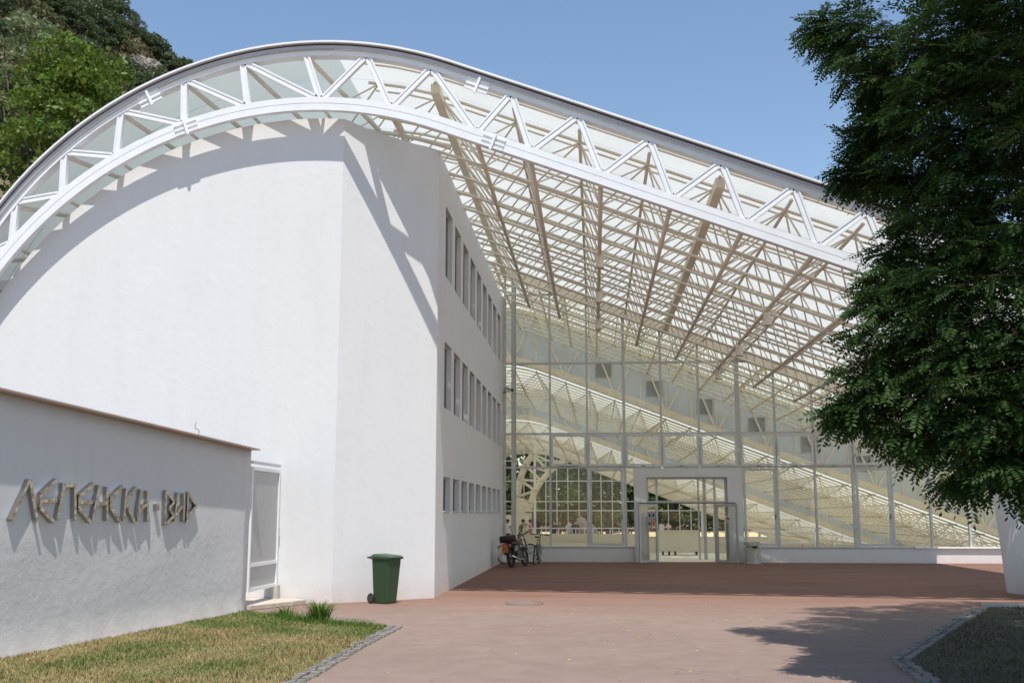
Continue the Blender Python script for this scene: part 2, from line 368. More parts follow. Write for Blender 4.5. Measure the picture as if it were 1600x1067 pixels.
# cobble edging: two rows of small setts along each lawn
cob_me = []
for k in range(5):
    m_ = MB(); a, b, h = .058 + .004 * random.random(), .05 + .006 * random.random(), .05
    j = lambda: random.uniform(-.006, .006)
    m_.hexa([(-a, -b, -.03), (a, -b, -.03), (a, b, -.03), (-a, b, -.03), (-a * .85 + j(), -b * .85 + j(), h * .4 + j()), (a * .85 + j(), -b * .85 + j(), h * .4 + j()), (a * .85 + j(), b * .85 + j(), h * .4 + j()), (-a * .85 + j(), b * .85 + j(), h * .4 + j())])
    cob_me.append(m_.mesh('cobble', 'cobble'))
def edging(name, label, path, base, step=.125):
    t = thing(name, label, 'kerb', base)
    for (ax, ay), (bx, by) in zip(path[:-1], path[1:]):
        d = V((bx - ax, by - ay)); L = d.length; d /= L; nn_ = V((-d.y, d.x)); n = int(L / step)
        for i in range(n):
            for r in (-.06, .06):
                p = V((ax, ay)) + d * (i + .5 + random.uniform(-.12, .12)) * step + nn_ * (r + random.uniform(-.012, .012))
                o = bpy.data.objects.new('cobble', random.choice(cob_me)); col.objects.link(o); o.parent = t
                o.location = V((p.x, p.y, random.uniform(-.004, .01))) - V(base); o.rotation_euler = (random.uniform(-.06, .06), random.uniform(-.06, .06), math.atan2(d.y, d.x) + random.uniform(-.12, .12))
    return t
edging('cobble_kerb', 'two rows of small grey setts edging the sunlit lawn', [(-3.05, 10.3), (-3.07, 14), (-3.02, 16.25)], (-3.05, 13, 0))
edging('cobble_kerb.001', 'two rows of small setts edging the lawn under the tree', [(3.35, 11.3), (3.5, 13.0), (6.95, 20.3)], (5, 15, 0))
g = MB().box(7.0, 14, 20.28, 20.42, 0, .07); tag(g.build('concrete_kerb', 'concrete'), 'straight concrete kerb behind the shaded lawn', 'kerb')
# drain cover
t = thing('manhole_cover', 'round rusty manhole cover in the red paving', 'manhole', (-1.36, 20.55, 0))
MB().lathe((-1.36, 20.55, 0), [(.0, .006), (.33, .006), (.335, .0)], 32).build('cover_plate', 'iron', t)
MB().torus((-1.36, 20.55, .004), .36, .014, 'z', 36, 6).build('rim', 'iron', t)
# fallen leaves
n = 420
x = rng.uniform(-2.6, 6.5, n); y = 10.5 + 9.5 * rng.uniform(0, 1, n) ** 1.2; k = (rng.uniform(0, 1, n) < np.clip((x + 3) / 6, .25, 1)); x, y = x[k], y[k]; n = len(x)
s = rng.uniform(.012, .028, n); a = rng.uniform(0, 6.28, n); c_, s_ = np.cos(a), np.sin(a)
z = lambda q: .008 + rng.uniform(0, .012, n)
v = np.stack([np.stack([x - c_ * s, y - s_ * s, z(0)], 1), np.stack([x + s_ * s * .4, y - c_ * s * .4, z(0)], 1), np.stack([x + c_ * s, y + s_ * s, z(0)], 1), np.stack([x - s_ * s * .4, y + c_ * s * .4, z(0)], 1)], 1)
tag(link('fallen_leaves', np_mesh('fallen_leaves', v, 4, 'leaf_fallen')), 'small yellow fallen leaves scattered over the paving', 'leaves', kind='stuff')

# ------------------------------------------------------------------ roof profile (x-z), arch on the left running into a straight slope
SL = math.atan(.377)
C1 = (-5.6, 3.25, 7.93); C2 = (-5.72, 2.17, 7.84)
def prof_z(x, C, off=0):
    xc, zc, Rr = C[0], C[1], C[2] - off
    xt = xc + Rr * math.sin(SL)
    if x <= xt: return zc + math.sqrt(max(0, Rr * Rr - (x - xc) ** 2))
    return zc + Rr * math.cos(SL) - math.tan(SL) * (x - xt)
def prof(C, off, xend, amin=-90, foot=None, n=44, step=2.0, dz=0):
    xc, zc, Rr = C[0], C[1] + dz, C[2] - off; out = []
    if foot is not None: out.append((xc - Rr, foot))
    a0, a1 = R_(amin), SL
    for i in range(n + 1):
        a = a0 + (a1 - a0) * i / n; out.append((xc + Rr * math.sin(a), zc + Rr * math.cos(a)))
    xt, zt = out[-1]; k = max(1, int((xend - xt) / step))
    for i in range(1, k + 1):
        x = xt + (xend - xt) * i / k; out.append((x, zt - math.tan(SL) * (x - xt)))
    return out
TN = [-12.45, -11.72, -10.76, -9.61, -8.31, -7.09, -5.77, -4.5, -3.17, -1.55, -.22, 1.17, 2.55, 3.92, 5.27, 6.62, 8.0, 9.38, 10.76]
BN = [-12.5, -11.74, -10.75, -9.66, -8.27, -6.96, -5.46, -4.02, -2.29, -1.2, .19, 1.55, 2.93, 4.27, 5.65, 7.03, 8.41, 9.79, 11.17]
while TN[-1] < 27: TN.append(TN[-1] + 1.38); BN.append(BN[-1] + 1.38)
ztop = lambda x, dz=0: prof_z(x, C1, .36) + dz
zbot = lambda x, dz=0: prof_z(x, C2, .16) + dz

def space_frame(t, y0, y1, dz, xmin, xmax, mat, girders=(), nsides=6, thin=True):
    ks = [k for k in range(len(TN)) if TN[k] >= xmin and TN[k] <= xmax]
    ns = round((y1 - y0) / 1.45); dy = (y1 - y0) / ns
    yb = [y0 + dy * j for j in range(ns + 1)]; yt = [y0 + dy * (j + .5) for j in range(ns)]
    for k in ks:
        xb, xt = BN[k], TN[k]; zb, zt = zbot(xb, dz), ztop(xt, dz)
        if xb <= xmax: MB().tube((xb, y0, zb), (xb, y1, zb), .05, 8).build('bottom_chord', mat, t, True)
        MB().tube((xt, y0, zt), (xt, y1, zt), .038, 8).build('top_chord', mat, t, True)
        wb = MB()
        for j in range(ns):
            for kb in (k - 1, k):
                if BN[kb] > xmax or kb < ks[0] - 1: continue
                for yy in (yb[j], yb[j + 1]):
                    wb.tube((xt, yt[j], zt), (BN[kb], yy, zbot(BN[kb], dz)), .020, nsides, caps=False)
        tag(wb.build('web_bracing', mat, t, True), kind='stuff')
    x0_, x1_ = BN[ks[0]] - .3, min(xmax + .3, BN[ks[-1]] + .5)
    def line(C, off, xa, xb_):
        pts = []; x = xa
        while x < xb_: pts.append((x, prof_z(x, C, off) + dz)); x += .7 if x < -2.2 else 3.
        pts.append((xb_, prof_z(xb_, C, off) + dz)); return pts
    lb = line(C2, .16, x0_, x1_); lt = line(C1, .33, x0_ - .4, x1_ + .2); lp = line(C1, .22, x0_ - .4, x1_ + .2)
    for y in yb: MB().path([(x, y, z) for x, z in lb], .034, 6).build('cross_tube', mat, t, True)
    for y in yt: MB().path([(x, y, z - .02) for x, z in lt], .034, 6).build('purlin', mat, t, True)
    if thin:
        for y in yb: MB().path([(x, y + .03, z) for x, z in lp], .024, 4).build('sheeting_rail', mat, t)
    for k in girders:
        xt = TN[k]; zt = ztop(xt, dz); MB().box(xt - .09, xt + .09, y0, y1, zt - .22, zt - .02).build('main_girder', 'cream_steel', t)
    return yb
def sheets(t, y0, y1, dz, xend, n, off=.17, foot=None, mat='polycarbonate', split=None):
    p = prof(C1, off, xend, foot=foot, dz=dz)
    for i in range(n):
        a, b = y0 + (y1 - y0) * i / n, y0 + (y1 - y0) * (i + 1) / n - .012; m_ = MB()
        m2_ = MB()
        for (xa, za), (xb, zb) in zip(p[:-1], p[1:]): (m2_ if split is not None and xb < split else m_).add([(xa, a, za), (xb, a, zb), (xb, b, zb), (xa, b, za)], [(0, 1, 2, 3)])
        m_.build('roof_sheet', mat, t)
        if m2_.v: m2_.build('dimmed_roof_sheet', 'polycarbonate_dimmed', t)

# ------------------------------------------------------------------ canopy in front of the hall
YF = 19.95; XE = 11.9
can = thing('canopy_roof', 'white arched canopy roof on a steel space frame over the entrance forecourt', 'roof', (-1, 20, 0))
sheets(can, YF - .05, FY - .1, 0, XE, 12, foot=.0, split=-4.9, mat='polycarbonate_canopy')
space_frame(can, YF + .45, FY - .35, 0, -4.6, XE - .6, 'beige_steel', girders=(8, 12))
# front edge truss, white box sections
ft = MB(); p_u = prof(C1, .15, XE, foot=0.); p_l = prof(C1, .28, XE, foot=0.)
ft.sweep(p_u, p_l, YF, YF + .22); tc = ft.build('front_top_chord', 'white_steel', can)
lu = prof(C2, 0, XE, amin=-75); ll = prof(C2, .125, XE, amin=-75); ll2 = prof(C2, .137, XE, amin=-75); l3 = prof(C2, .275, XE, amin=-75)
ft = MB(); ft.sweep(lu, ll, YF, YF + .12); ft.sweep(ll, ll2, YF + .02, YF + .10); ft.sweep(ll2, l3, YF, YF + .12)
bc = ft.build('front_bottom_chord', 'white_steel', can)
MB().sweep(prof(C1, 0, XE, foot=0.), prof(C1, .04, XE, foot=0.), YF - .10, YF + .1).build('edge_cap', 'white_steel', can)
MB().sweep(prof(C1, .04, XE, foot=0.), prof(C1, .08, XE, foot=0.), YF - .0, YF + .1).build('edge_gap', 'gap_shade', can)  # shadow gap under the cap, its shade painted as a near-black strip
MB().sweep(prof(C1, .08, XE, foot=0.), prof(C1, .15, XE, foot=0.), YF - .03, YF + .1).build('fascia', 'grey_fascia', can)
def strut(name, p0, p1, w_, d_):   # two flanges and a recessed web, as a channel pair
    p0, p1 = V(p0), V(p1); d = (p1 - p0).normalized(); sd_ = d.cross(V((0, 1, 0))).normalized(); m_ = MB()
    for s in (-1, 1): m_.beam(p0 + sd_ * s * w_ * .36, p1 + sd_ * s * w_ * .36, w_ * .28, d_)
    m_.beam(p0, p1, w_ * .44, d_ * .72); return m_.build(name, 'white_steel', can)
zt_ = lambda x: prof_z(x, C1, .25); zb_ = lambda x: prof_z(x, C2, .03)
ym = YF + .06
for k in range(len(TN)):
    if TN[k] > XE or BN[k] > XE: break
    strut('post', (TN[k], ym, zt_(TN[k])), (BN[k], ym, zb_(BN[k])), .13, .10)
    if k < 6: strut('diagonal', (TN[k] + .06, ym, zt_(TN[k] + .06)), (BN[k + 1] - .05, ym, zb_(BN[k + 1] - .05)), .13, .10)
    elif TN[k + 1] < XE: strut('diagonal', (BN[k] + .06, ym, zb_(BN[k] + .06)), (TN[k + 1] - .04, ym, zt_(TN[k + 1] - .04)), .13, .10)
# raking struts behind the arch
for k in range(0, 8):
    m_ = MB(); m_.tube((TN[k], YF + .2, zt_(TN[k])), (BN[k] + .9 if k < 7 else BN[k], YF + 1.7, zbot(BN[k] + .9 if k < 7 else BN[k]) + .12), .05, 6)
    m_.build('raking_strut', 'beige_steel', can)
    if k < 7: MB().tube((BN[k], YF + .2, zb_(BN[k]) - .1), (BN[k], YF + 1.8, zbot(BN[k]) + .1), .035, 6).build('tie_tube', 'beige_steel', can)
MB().path([(x, YF + 1.7, z + .1) for x, z in prof(C2, .16, -3.2, amin=-70)], .05, 8).build('arch_tube', 'beige_steel', can)
# splice joints in the chords
for (x, C, off) in ((-9.0, C1, .30), (-8.2, C2, .16), (-2.25, C1, .30), (-1.93, C2, .16)):
    z = prof_z(x, C, off); z2 = prof_z(x + .05, C, off); d = V((.05, 0, z2 - z)).normalized(); u = V((-d.z, 0, d.x)); c = V((x, YF - .005, z)); m_ = MB()
    for q in (-.10, 0, .10): m_.beam(c - d * .24 + u * q, c + d * .24 + u * q, .045, .04)
    m_.beam(c - u * .17 + V((0, -.03, 0)), c + u * .17 + V((0, -.03, 0)), .05, .04)
    m_.build('splice_joint', 'white_steel', can)
pe = prof(C1, .1, 11.4); pf = prof(C1, .48, 11.4); q = [i for i, p in enumerate(pe) if p[0] > -3.4]
MB().sweep([pe[i] for i in q], [pf[i] for i in q], FY - .30, FY - .16).build('rear_edge_beam', 'cream_steel', can)
MB().box(XE - .02, XE + .12, YF, FY - .1, prof_z(XE, C1, .5), prof_z(XE, C1, .1)).build('eaves_beam', 'white_steel', can)
# floodlights on the bottom chords
def flood(x, y, label):
    z = zbot(x); t = thing('floodlight', label, 'floodlight', (x, y, z - .35), 'floodlights under the canopy')
    MB().lathe((x, y, z), [(0, -.06), (.08, -.06), (.095, -.11), (.10, -.34), (.115, -.36), (.115, -.39), (.10, -.39), (.0, -.37)], 16).build('housing', 'beige_steel', t, True)
    MB().torus((x, y, z - .0), .085, .02, 'y', 16, 6).build('clamp', 'beige_steel', t, True)
    MB().box(x + .1, x + .2, y - .05, y + .05, z - .16, z - .08).build('junction_box', 'beige_steel', t)
for x, y, s_ in ((BN[10], 26, 'nearest floodlight on the roof tube straight above the doorway side'), (BN[10], 30.4, 'middle of three floodlights on the roof tube above the doorway side'), (BN[10], 35, 'farthest floodlight on the roof tube above the doorway side'),
                 (BN[13], 25.9, 'nearest floodlight on the right roof tube under the canopy'), (BN[13], 31, 'middle floodlight on the right roof tube under the canopy'), (BN[13], 36.4, 'farthest floodlight on the right roof tube under the canopy')): flood(x, y, s_)
# conical pier on the right
t = thing('conical_pier', 'thick white conical pier widening upwards under the canopy edge', 'pillar', (9.5, 23.9, 0))
MB().lathe((9.5, 23.9, 0), [(0, 0), (.70, 0), (.70, .02), (1.02, 4.9), (0, 4.9)], 40).build('shaft', 'plaster', t, True)
MB().lathe((9.5, 23.9, 0), [(1.05, 4.88), (1.05, 5.02), (.0, 5.02)], 40).build('bearing_plate', 'white_steel', t)

# ------------------------------------------------------------------ white block with three rows of windows
blk = thing('white_building', 'white rendered three storey wing with slit windows under the canopy', 'building', (-5, 21, 0))
WA, WB, XS = (-5.03, 20.36), (-3.27, 21.75), -3.27
pts = [(x, z) for x, z in prof(C2, .30, -5.03 + .001, amin=-86, n=30, step=.5) if x < -5.03]
pts.append((-5.03, prof_z(-5.03, C2, .30)))
poly = [(pts[0][0], WA[1], 0), (-5.03, WA[1], 0)] + [(x, WA[1], z) for x, z in pts[::-1]]
MB().prism(poly, (0, .35, 0)).build('front_wall', 'plaster', blk)
zA, zB = prof_z(-5.03, C2, .30), 9.42
nv = V((WB[1] - WA[1], -(WB[0] - WA[0]), 0)).normalized() * -.3
MB().prism([(WA[0] + .002, WA[1] + .002, 0), (WB[0], WB[1], 0), (WB[0], WB[1], zB), (WA[0] + .5, WA[1] + .395, zA - .12), (WA[0] + .002, WA[1] + .002, zA)], nv).build('corner_wall', 'plaster', blk)
# side wall with openings
rows = [(1.72, 2.48), (3.98, 5.44), (6.93, 8.53)]; NW = 9; y_first, pitch, ww = 22.85, 1.60, 1.13
m_ = MB(); Y1 = FY + .2; ZT = 9.45; xi = XS - .35
zs = [0] + [q for r in rows for q in r] + [ZT]; ysl = [WB[1]] + [q for i in range(NW) for q in (y_first + pitch * i, y_first + pitch * i + ww)] + [Y1]
for a in range(len(zs) - 1):
    if a % 2 == 0: m_.box(xi, XS, WB[1], Y1, zs[a], zs[a + 1])
    else:
        for b in range(0, len(ysl) - 1, 2): m_.box(xi, XS, ysl[b], ysl[b + 1], zs[a], zs[a + 1])
m_.build('side_wall', 'plaster', blk)
MB().box(-13.2, XS - .3, FY, FY + .2, 0, 9.4).build('rear_wall', 'plaster', blk)
MB().prism([(-12.6, 20.75, 6.3), (-5.1, 20.75, 6.3), (XS - .4, 22.3, 6.3), (XS - .4, FY - .01, 6.3), (-12.6, FY - .01, 6.3)], (0, 0, .2)).build('loft_floor', 'plaster', blk)
for za, zb in rows:
    for i in range(NW):
        ya = y_first + pitch * i; yb_ = ya + ww; xg = XS - .095
        fr = MB(); e = .03
        fr.box(xg - .05, xg, ya, ya + e, za, zb).box(xg - .05, xg, yb_ - e, yb_, za, zb).box(xg - .05, xg, ya + e, yb_ - e, za, za + e).box(xg - .05, xg, ya + e, yb_ - e, zb - e, zb)
        wn = fr.build('window', 'alu_light', blk)
        MB().box(xg - .03, xg - .022, ya + e, yb_ - e, za + e, zb - e).build('pane', 'window_dark', wn); wn.children[0].location = (0, 0, 0)
        if za < 2: MB().box(xg, XS + .03, ya - .0, yb_, za - .001, za + .02).build('sill', 'alu_light', wn); wn.children[1].location = (0, 0, 0)

# ------------------------------------------------------------------ sign wall, lettering, gate
U = V((.13874, .99033, 0)); NN = V((.99033, -.13874, 0)); A0 = V((-6.99, 12.34, 0))
wp = lambda s, z, o=0: A0 + U * s + NN * o + V((0, 0, z))
sw = thing('lettered_wall', 'white rough plastered boundary wall with metal Cyrillic lettering', 'wall', (-6.6, 15, 0))
S0, S1 = -8, 6.27; zt = lambda s: 2.80 - .047 * (s - 6.27)
m_ = MB(); nS, nZ = 70, 14; rows_ = []
for i in range(nS + 1):
    s = S0 + (S1 - S0) * i / nS; r = []
    for j in range(nZ + 1):
        z = zt(s) * j / nZ; o = .006 * math.sin(s * 2.1 + z * 3.3) * math.sin(s * 3.7 - z * 1.9) * (1 if z < 1.5 else .2)
        if j == 0: o += .05 + .02 * math.sin(s * 9)
        if i == nS: o = 0
        r.append(len(m_.v)); m_.v.append(tuple(wp(s, z, o)))
    rows_.append(r)
for i in range(nS):
    for j in range(nZ): m_.f.append((rows_[i][j], rows_[i + 1][j], rows_[i + 1][j + 1], rows_[i][j + 1]))
b = len(m_.v); m_.v += [tuple(wp(S1, 0, -.3)), tuple(wp(S1, zt(S1), -.3)), tuple(wp(S0, zt(S0), -.3)), tuple(wp(S0, 0, -.3))]
m_.f += [tuple(rows_[nS]) [::1] + (b + 1, b), (b, b + 1, b + 2, b + 3), tuple(r[-1] for r in rows_) + (b + 1, b + 2)]
m_.build('wall_body', 'plaster_rough', sw, True)
sw.children[0].data.shade_smooth()
for p_ in sw.children[0].data.polygons:
    if len(p_.vertices) > 4 or p_.index >= nS * nZ: p_.use_smooth = False
MB().prism([wp(S0, zt(S0) + .003, .16), wp(S1 + .03, zt(S1) + .003, .16), wp(S1 + .03, zt(S1) + .003, -.36), wp(S0, zt(S0) + .003, -.36)], (0, 0, .022)).build('coping', 'copper', sw)
MB().path([wp(4.55, zt(4.55), -.1), wp(4.56, zt(4.55) + .16, -.1), wp(4.44, zt(4.55) + .17, -.1), wp(4.42, zt(4.55) + .23, -.1), wp(4.47, zt(4.55) + .28, -.1)], .006, 5).build('wire_hook', 'iron', sw)
LET = {
'el': [(-0.066, 1.613, 0.223, 2.098), (0.223, 2.098, 0.42, 1.586)],
'ye1': [(0.746, 2.108, 0.452, 1.926), (0.452, 1.926, 0.457, 1.763), (0.457, 1.763, 0.736, 1.592), (0.473, 1.853, 0.774, 1.856)],
'pe': [(0.814, 1.608, 0.9, 2.067), (0.861, 2.05, 1.166, 2.057), (1.13, 2.073, 1.174, 1.588)],
'ye2': [(1.542, 2.084, 1.237, 1.921), (1.237, 1.921, 1.246, 1.759), (1.246, 1.759, 1.506, 1.586), (1.26, 1.841, 1.538, 1.844)],
'en': [(1.664, 2.07, 1.563, 1.603), (1.851, 2.056, 1.89, 1.592), (1.631, 1.813, 1.874, 1.833)],
'es': [(2.234, 2.065, 1.946, 1.896), (1.946, 1.896, 1.952, 1.779), (1.952, 1.779, 2.202, 1.58)],
'ka': [(2.319, 2.04, 2.299, 1.589), (2.57, 2.055, 2.319, 1.873), (2.323, 1.837, 2.568, 1.577)],
'i1': [(2.693, 2.038, 2.636, 1.577), (2.87, 2.023, 2.915, 1.575), (2.64, 1.708, 2.888, 1.842)],
'dot': [(3.16, 1.834, 3.17, 1.737)],
've': [(3.383, 2.033, 3.394, 1.532), (3.384, 2.024, 3.629, 1.868), (3.629, 1.868, 3.485, 1.768), (3.485, 1.768, 3.63, 1.659), (3.63, 1.659, 3.413, 1.532)],
'i2': [(3.733, 2.01, 3.658, 1.569), (3.913, 2.003, 3.935, 1.567), (3.688, 1.668, 3.948, 1.851)],
'er': [(4.034, 2.016, 4.037, 1.556), (4.035, 2.006, 4.315, 1.813), (4.315, 1.813, 4.068, 1.658)]}
for k, st in LET.items():
    m_ = MB()
    for i, (a, b, c, d) in enumerate(st):
        e = .0015 * i; p0, p1 = wp(a, b, .030 + e), wp(c, d, .030 + e)
        m_.beam(p0, p1, (.05 if k != 'dot' else .08), .058, NN)
    o = m_.build('letter', 'letter', sw); o.data.materials.append(M['letter_side'])
    for p_ in o.data.polygons:
        if abs(p_.normal.dot(NN)) < .7: p_.material_index = 1
# gate between the wall end and the building
gt = thing('metal_gate', 'tall white metal gate with grey infill between lettered wall and building', 'gate', (-6.1, 19.4, 0))
ga, gb = V((-6.13, 18.62, 0)), V((-6.12, 20.30, 0)); gd = (gb - ga).normalized(); gp = lambda s, z: ga + gd * s + V((0, 0, z)); GL = (gb - ga).length
f_ = MB()
for s in (.03, GL - .03): f_.beam(gp(s, .32), gp(s, 2.52), .06, .06)
for z in (.35, .78, 2.49): f_.beam(gp(.06, z), gp(GL - .06, z), .06, .045, (1, 0, 0))
f_.build('gate_frame', 'white_steel', gt)
MB().beam(gp(-.02, 2.60), gp(GL, 2.60), .05, .05, (1, 0, 0)).build('head_rail', 'alu_light', gt)
for za, zb in ((.38, .76), (.80, 2.465)): MB().prism([gp(.06, za), gp(GL - .06, za), gp(GL - .06, zb), gp(.06, zb)], (-.012, 0, 0)).build('infill_panel', 'gate_infill', gt)
MB().tube(gp(GL - .02, 1.25) + V((.03, 0, 0)), gp(GL - .02, 1.42) + V((.03, 0, 0)), .018, 8).build('handle', 'alu', gt)
MB().beam(gp(GL - .09, .0), gp(GL - .09, .34), .18, .16).build('gate_post', 'concrete', gt)
g = MB().prism([(-6.9, 18.75, 0), (-6.1, 18.72, 0), (-5.45, 20.05, 0), (-5.75, 20.34, 0), (-6.9, 20.34, 0)], (0, 0, .09)); tag(g.build('doorstep', 'step_concrete', bevel=.012), 'low concrete step in front of the white gate', 'step')
# ------------------------------------------------------------------ wheeled bin
def wheelie(loc, rz):
    t = thing('wheelie_bin', 'green plastic two-wheeled bin standing against the white building', 'bin', loc, local=True); t.rotation_euler.z = rz; t.scale = (.80, .82, .97)
    # front is -y, width along x
    m_ = MB(); lv = [(.0, .19, -.20, .20), (.06, .20, -.215, .21), (.80, .245, -.285, .235), (.86, .25, -.29, .24)]
    b = 0
    for z, hx, ya, yb_ in lv:
        c = .035
        m_.v += [(-hx + c, ya, z), (hx - c, ya, z), (hx, ya + c, z), (hx, yb_ - c, z), (hx - c, yb_, z), (-hx + c, yb_, z), (-hx, yb_ - c, z), (-hx, ya + c, z)]
    for i in range(3):
        for k in range(8): m_.f.append((8 * i + k, 8 * i + (k + 1) % 8, 8 * i + 8 + (k + 1) % 8, 8 * i + 8 + k))
    m_.f.append(tuple(range(8))[::-1]); m_.f.append(tuple(range(24, 32))); m_.build('body', 'bin_green', t, bevel=.012)
    MB().box(-.275, .275, -.32, .255, .855, .885).build('rim', 'bin_green', t, bevel=.01)
    m_ = MB().hexa([(-.285, -.345, .887), (.285, -.345, .887), (.28, .27, .90), (-.28, .27, .90), (-.23, -.26, .925), (.23, -.26, .925), (.22, .2, .955), (-.22, .2, .955)]); m_.build('lid', 'bin_green', t, bevel=.012)
    m_ = MB()
    for s in (-1, 1): m_.beam((s * .2, .25, .87), (s * .2, .34, .885), .04, .03, (0, 0, 1))
    m_.tube((-.25, .34, .885), (.25, .34, .885), .018, 8); m_.build('handle', 'bin_green', t)
    for s in (-1, 1):
        wl = MB().torus((s * .235, .235, .10), .075, .028, 'x', 20, 8).build('wheel', 'rubber', t, True)
        MB().lathe((s * .235, .235, .10), [(0, -.022), (.06, -.022), (.06, .022), (0, .022)], 16, 'x').build('hub', 'engine_grey', wl)
    MB().tube((-.24, .235, .10), (.24, .235, .10), .014, 8).build('axle', 'iron', t)
wheelie((-4.02, 20.42, 0), R_(62))
# ------------------------------------------------------------------ glazed entrance front
fac = thing('glazed_front', 'tall glass entrance wall with grey metal mullions and awning windows', 'glass wall', (3, FY, 0))
MX = [-3.21, -2.91, -1.58, -.25, 1.07, 2.39, 3.72, 5.09, 6.38, 7.69, 8.99, 10.29, 11.56, 12.84, 14.03, 15.3, 16.6]
DA = 2.1    # hall roof sits this much above the canopy
ztopA = lambda x: prof_z(x, C1, .20) + DA
Z0, Z1, Z2, Z3, Z4 = .53, 3.30, 4.50, 7.05, 9.6
MB().box(XS + .002, 1.38, FY - .12, FY + .2, 0, Z0 - .02).build('plinth_wall', 'plaster', fac)
MB().box(5.12, 16.7, FY - .12, FY + .2, 0, Z0 - .02).build('plinth_wall', 'plaster', fac)
MB().box(XS + .002, 1.38, FY - .17, FY + .08, Z0 - .018, Z0 + .012).build('sill', 'alu', fac)
MB().box(5.12, 10.9, FY - .17, FY + .08, Z0 - .018, Z0 + .012).build('sill', 'alu', fac)
MB().box(10.92, 16.7, FY - .22, FY + .08, Z0 - .028, Z0 + .022).build('sill', 'white_steel', fac)
thick = {1: .13, 4: .10, 7: .15, 10: .09}
for i, x in enumerate(MX):
    w_ = thick.get(i, .07); zb0 = Z0 + .012
    if 1.38 < x < 5.0: zb0 = Z1 + .06
    MB().box(x - w_ / 2, x + w_ / 2, FY - .06, FY + .07, zb0, ztopA(x)).build('mullion', 'alu', fac)
for i in (1, 7): MB().box(MX[i] - .04, MX[i] + .09, FY + .10, FY + .24, 0, ztopA(MX[i])).build('steel_post', 'alu_light', fac)
for z in (Z1, Z2, Z3, Z4):
    for i in range(len(MX) - 1):
        a, b = MX[i] + thick.get(i, .07) / 2, MX[i + 1] - thick.get(i + 1, .07) / 2
        if max(z, 0) < min(ztopA(a), ztopA(b)) - .1: MB().box(a, b, FY - .045, FY + .05, z - .035, z + .035).build('transom', 'alu', fac)
def frame_rect(x0, x1, z0, z1, e, y0, y1):
    return MB().box(x0, x0 + e, y0, y1, z0, z1).box(x1 - e, x1, y0, y1, z0, z1).box(x0 + e, x1 - e, y0, y1, z0, z0 + e).box(x0 + e, x1 - e, y0, y1, z1 - e, z1)
def sub(o, parent):
    o.parent = parent; o.location = (0, 0, 0); return o
for i in range(len(MX) - 1):
    a, b = MX[i] + thick.get(i, .07) / 2, MX[i + 1] - thick.get(i + 1, .07) / 2
    for z0_, z1_ in ((Z0 + .012, Z1 - .035), (Z1 + .035, Z2 - .035), (Z2 + .035, Z3 - .035), (Z3 + .035, Z4 - .035), (Z4 + .035, 99)):
        if z0_ < 1 and a > 1.1 and b < 5.1: continue
        ta, tb = min(z1_, ztopA(a)), min(z1_, ztopA(b))
        if min(ta, tb) < z0_ + .05: continue
        if z0_ > 3 and z0_ < 3.5 and i >= 2:     # awning windows, hinged at the head, pushed out a little
            h = z1_ - z0_; wd = b - a; m_ = MB()
            fr = MB()
            for (u0, u1, v0, v1) in ((0, .07, 0, h), (wd - .07, wd, 0, h), (.07, wd - .07, 0, .07), (.07, wd - .07, h - .07, h)): fr.box(a + u0, a + u1, -.025, .025, v0 - h, v1 - h)
            op = .10 + .05 * ((i * 7) % 3) / 2
            ang = math.asin(op / h); R3 = Matrix.Rotation(-ang, 3, 'X')
            fr.v = [tuple(V((0, FY - .03, z1_)) + V((q[0], 0, 0)) + R3 @ V((0, q[1], q[2]))) for q in fr.v]
            wn = fr.build('awning_window', 'alu_light', fac)
            gl = MB().box(a + .07, b - .07, -.004, .004, .07 - h, -.07); gl.v = [tuple(V((0, FY - .03, z1_)) + V((q[0], 0, 0)) + R3 @ V((0, q[1], q[2]))) for q in gl.v]
            sub(gl.build('pane', 'glass', wn), wn)
            sub(MB().box((a + b) / 2 - .06, (a + b) / 2 + .06, FY - .10, FY - .05, z0_ - .01, z0_ + .03).build('catch', 'alu_dark', wn), wn); continue
        if z0_ < 1 and i in (3, 7, 10):          # opening casements in the bottom row
            wn = frame_rect(a + .02, b - .02, z0_ + .02, z1_ - .02, .085, FY - .10, FY - .04).build('casement', 'alu', fac)
            sub(MB().box(a + .105, b - .105, FY - .074, FY - .066, z0_ + .105, z1_ - .105).build('pane', 'glass', wn), wn)
            sub(MB().box(b - .09, b - .06, FY - .14, FY - .10, 1.5, 1.66).build('handle', 'alu_dark', wn), wn); continue
        j_ = [random.uniform(-.006, .006) for _ in range(3)]; MB().prism([(a, FY - .004 + j_[0], z0_), (b, FY - .004 + j_[1], z0_), (b, FY - .004 + j_[1] + j_[2], tb), (a, FY - .004 + j_[0] + j_[2], ta)], (0, .008, 0)).build('pane', 'glass', fac)
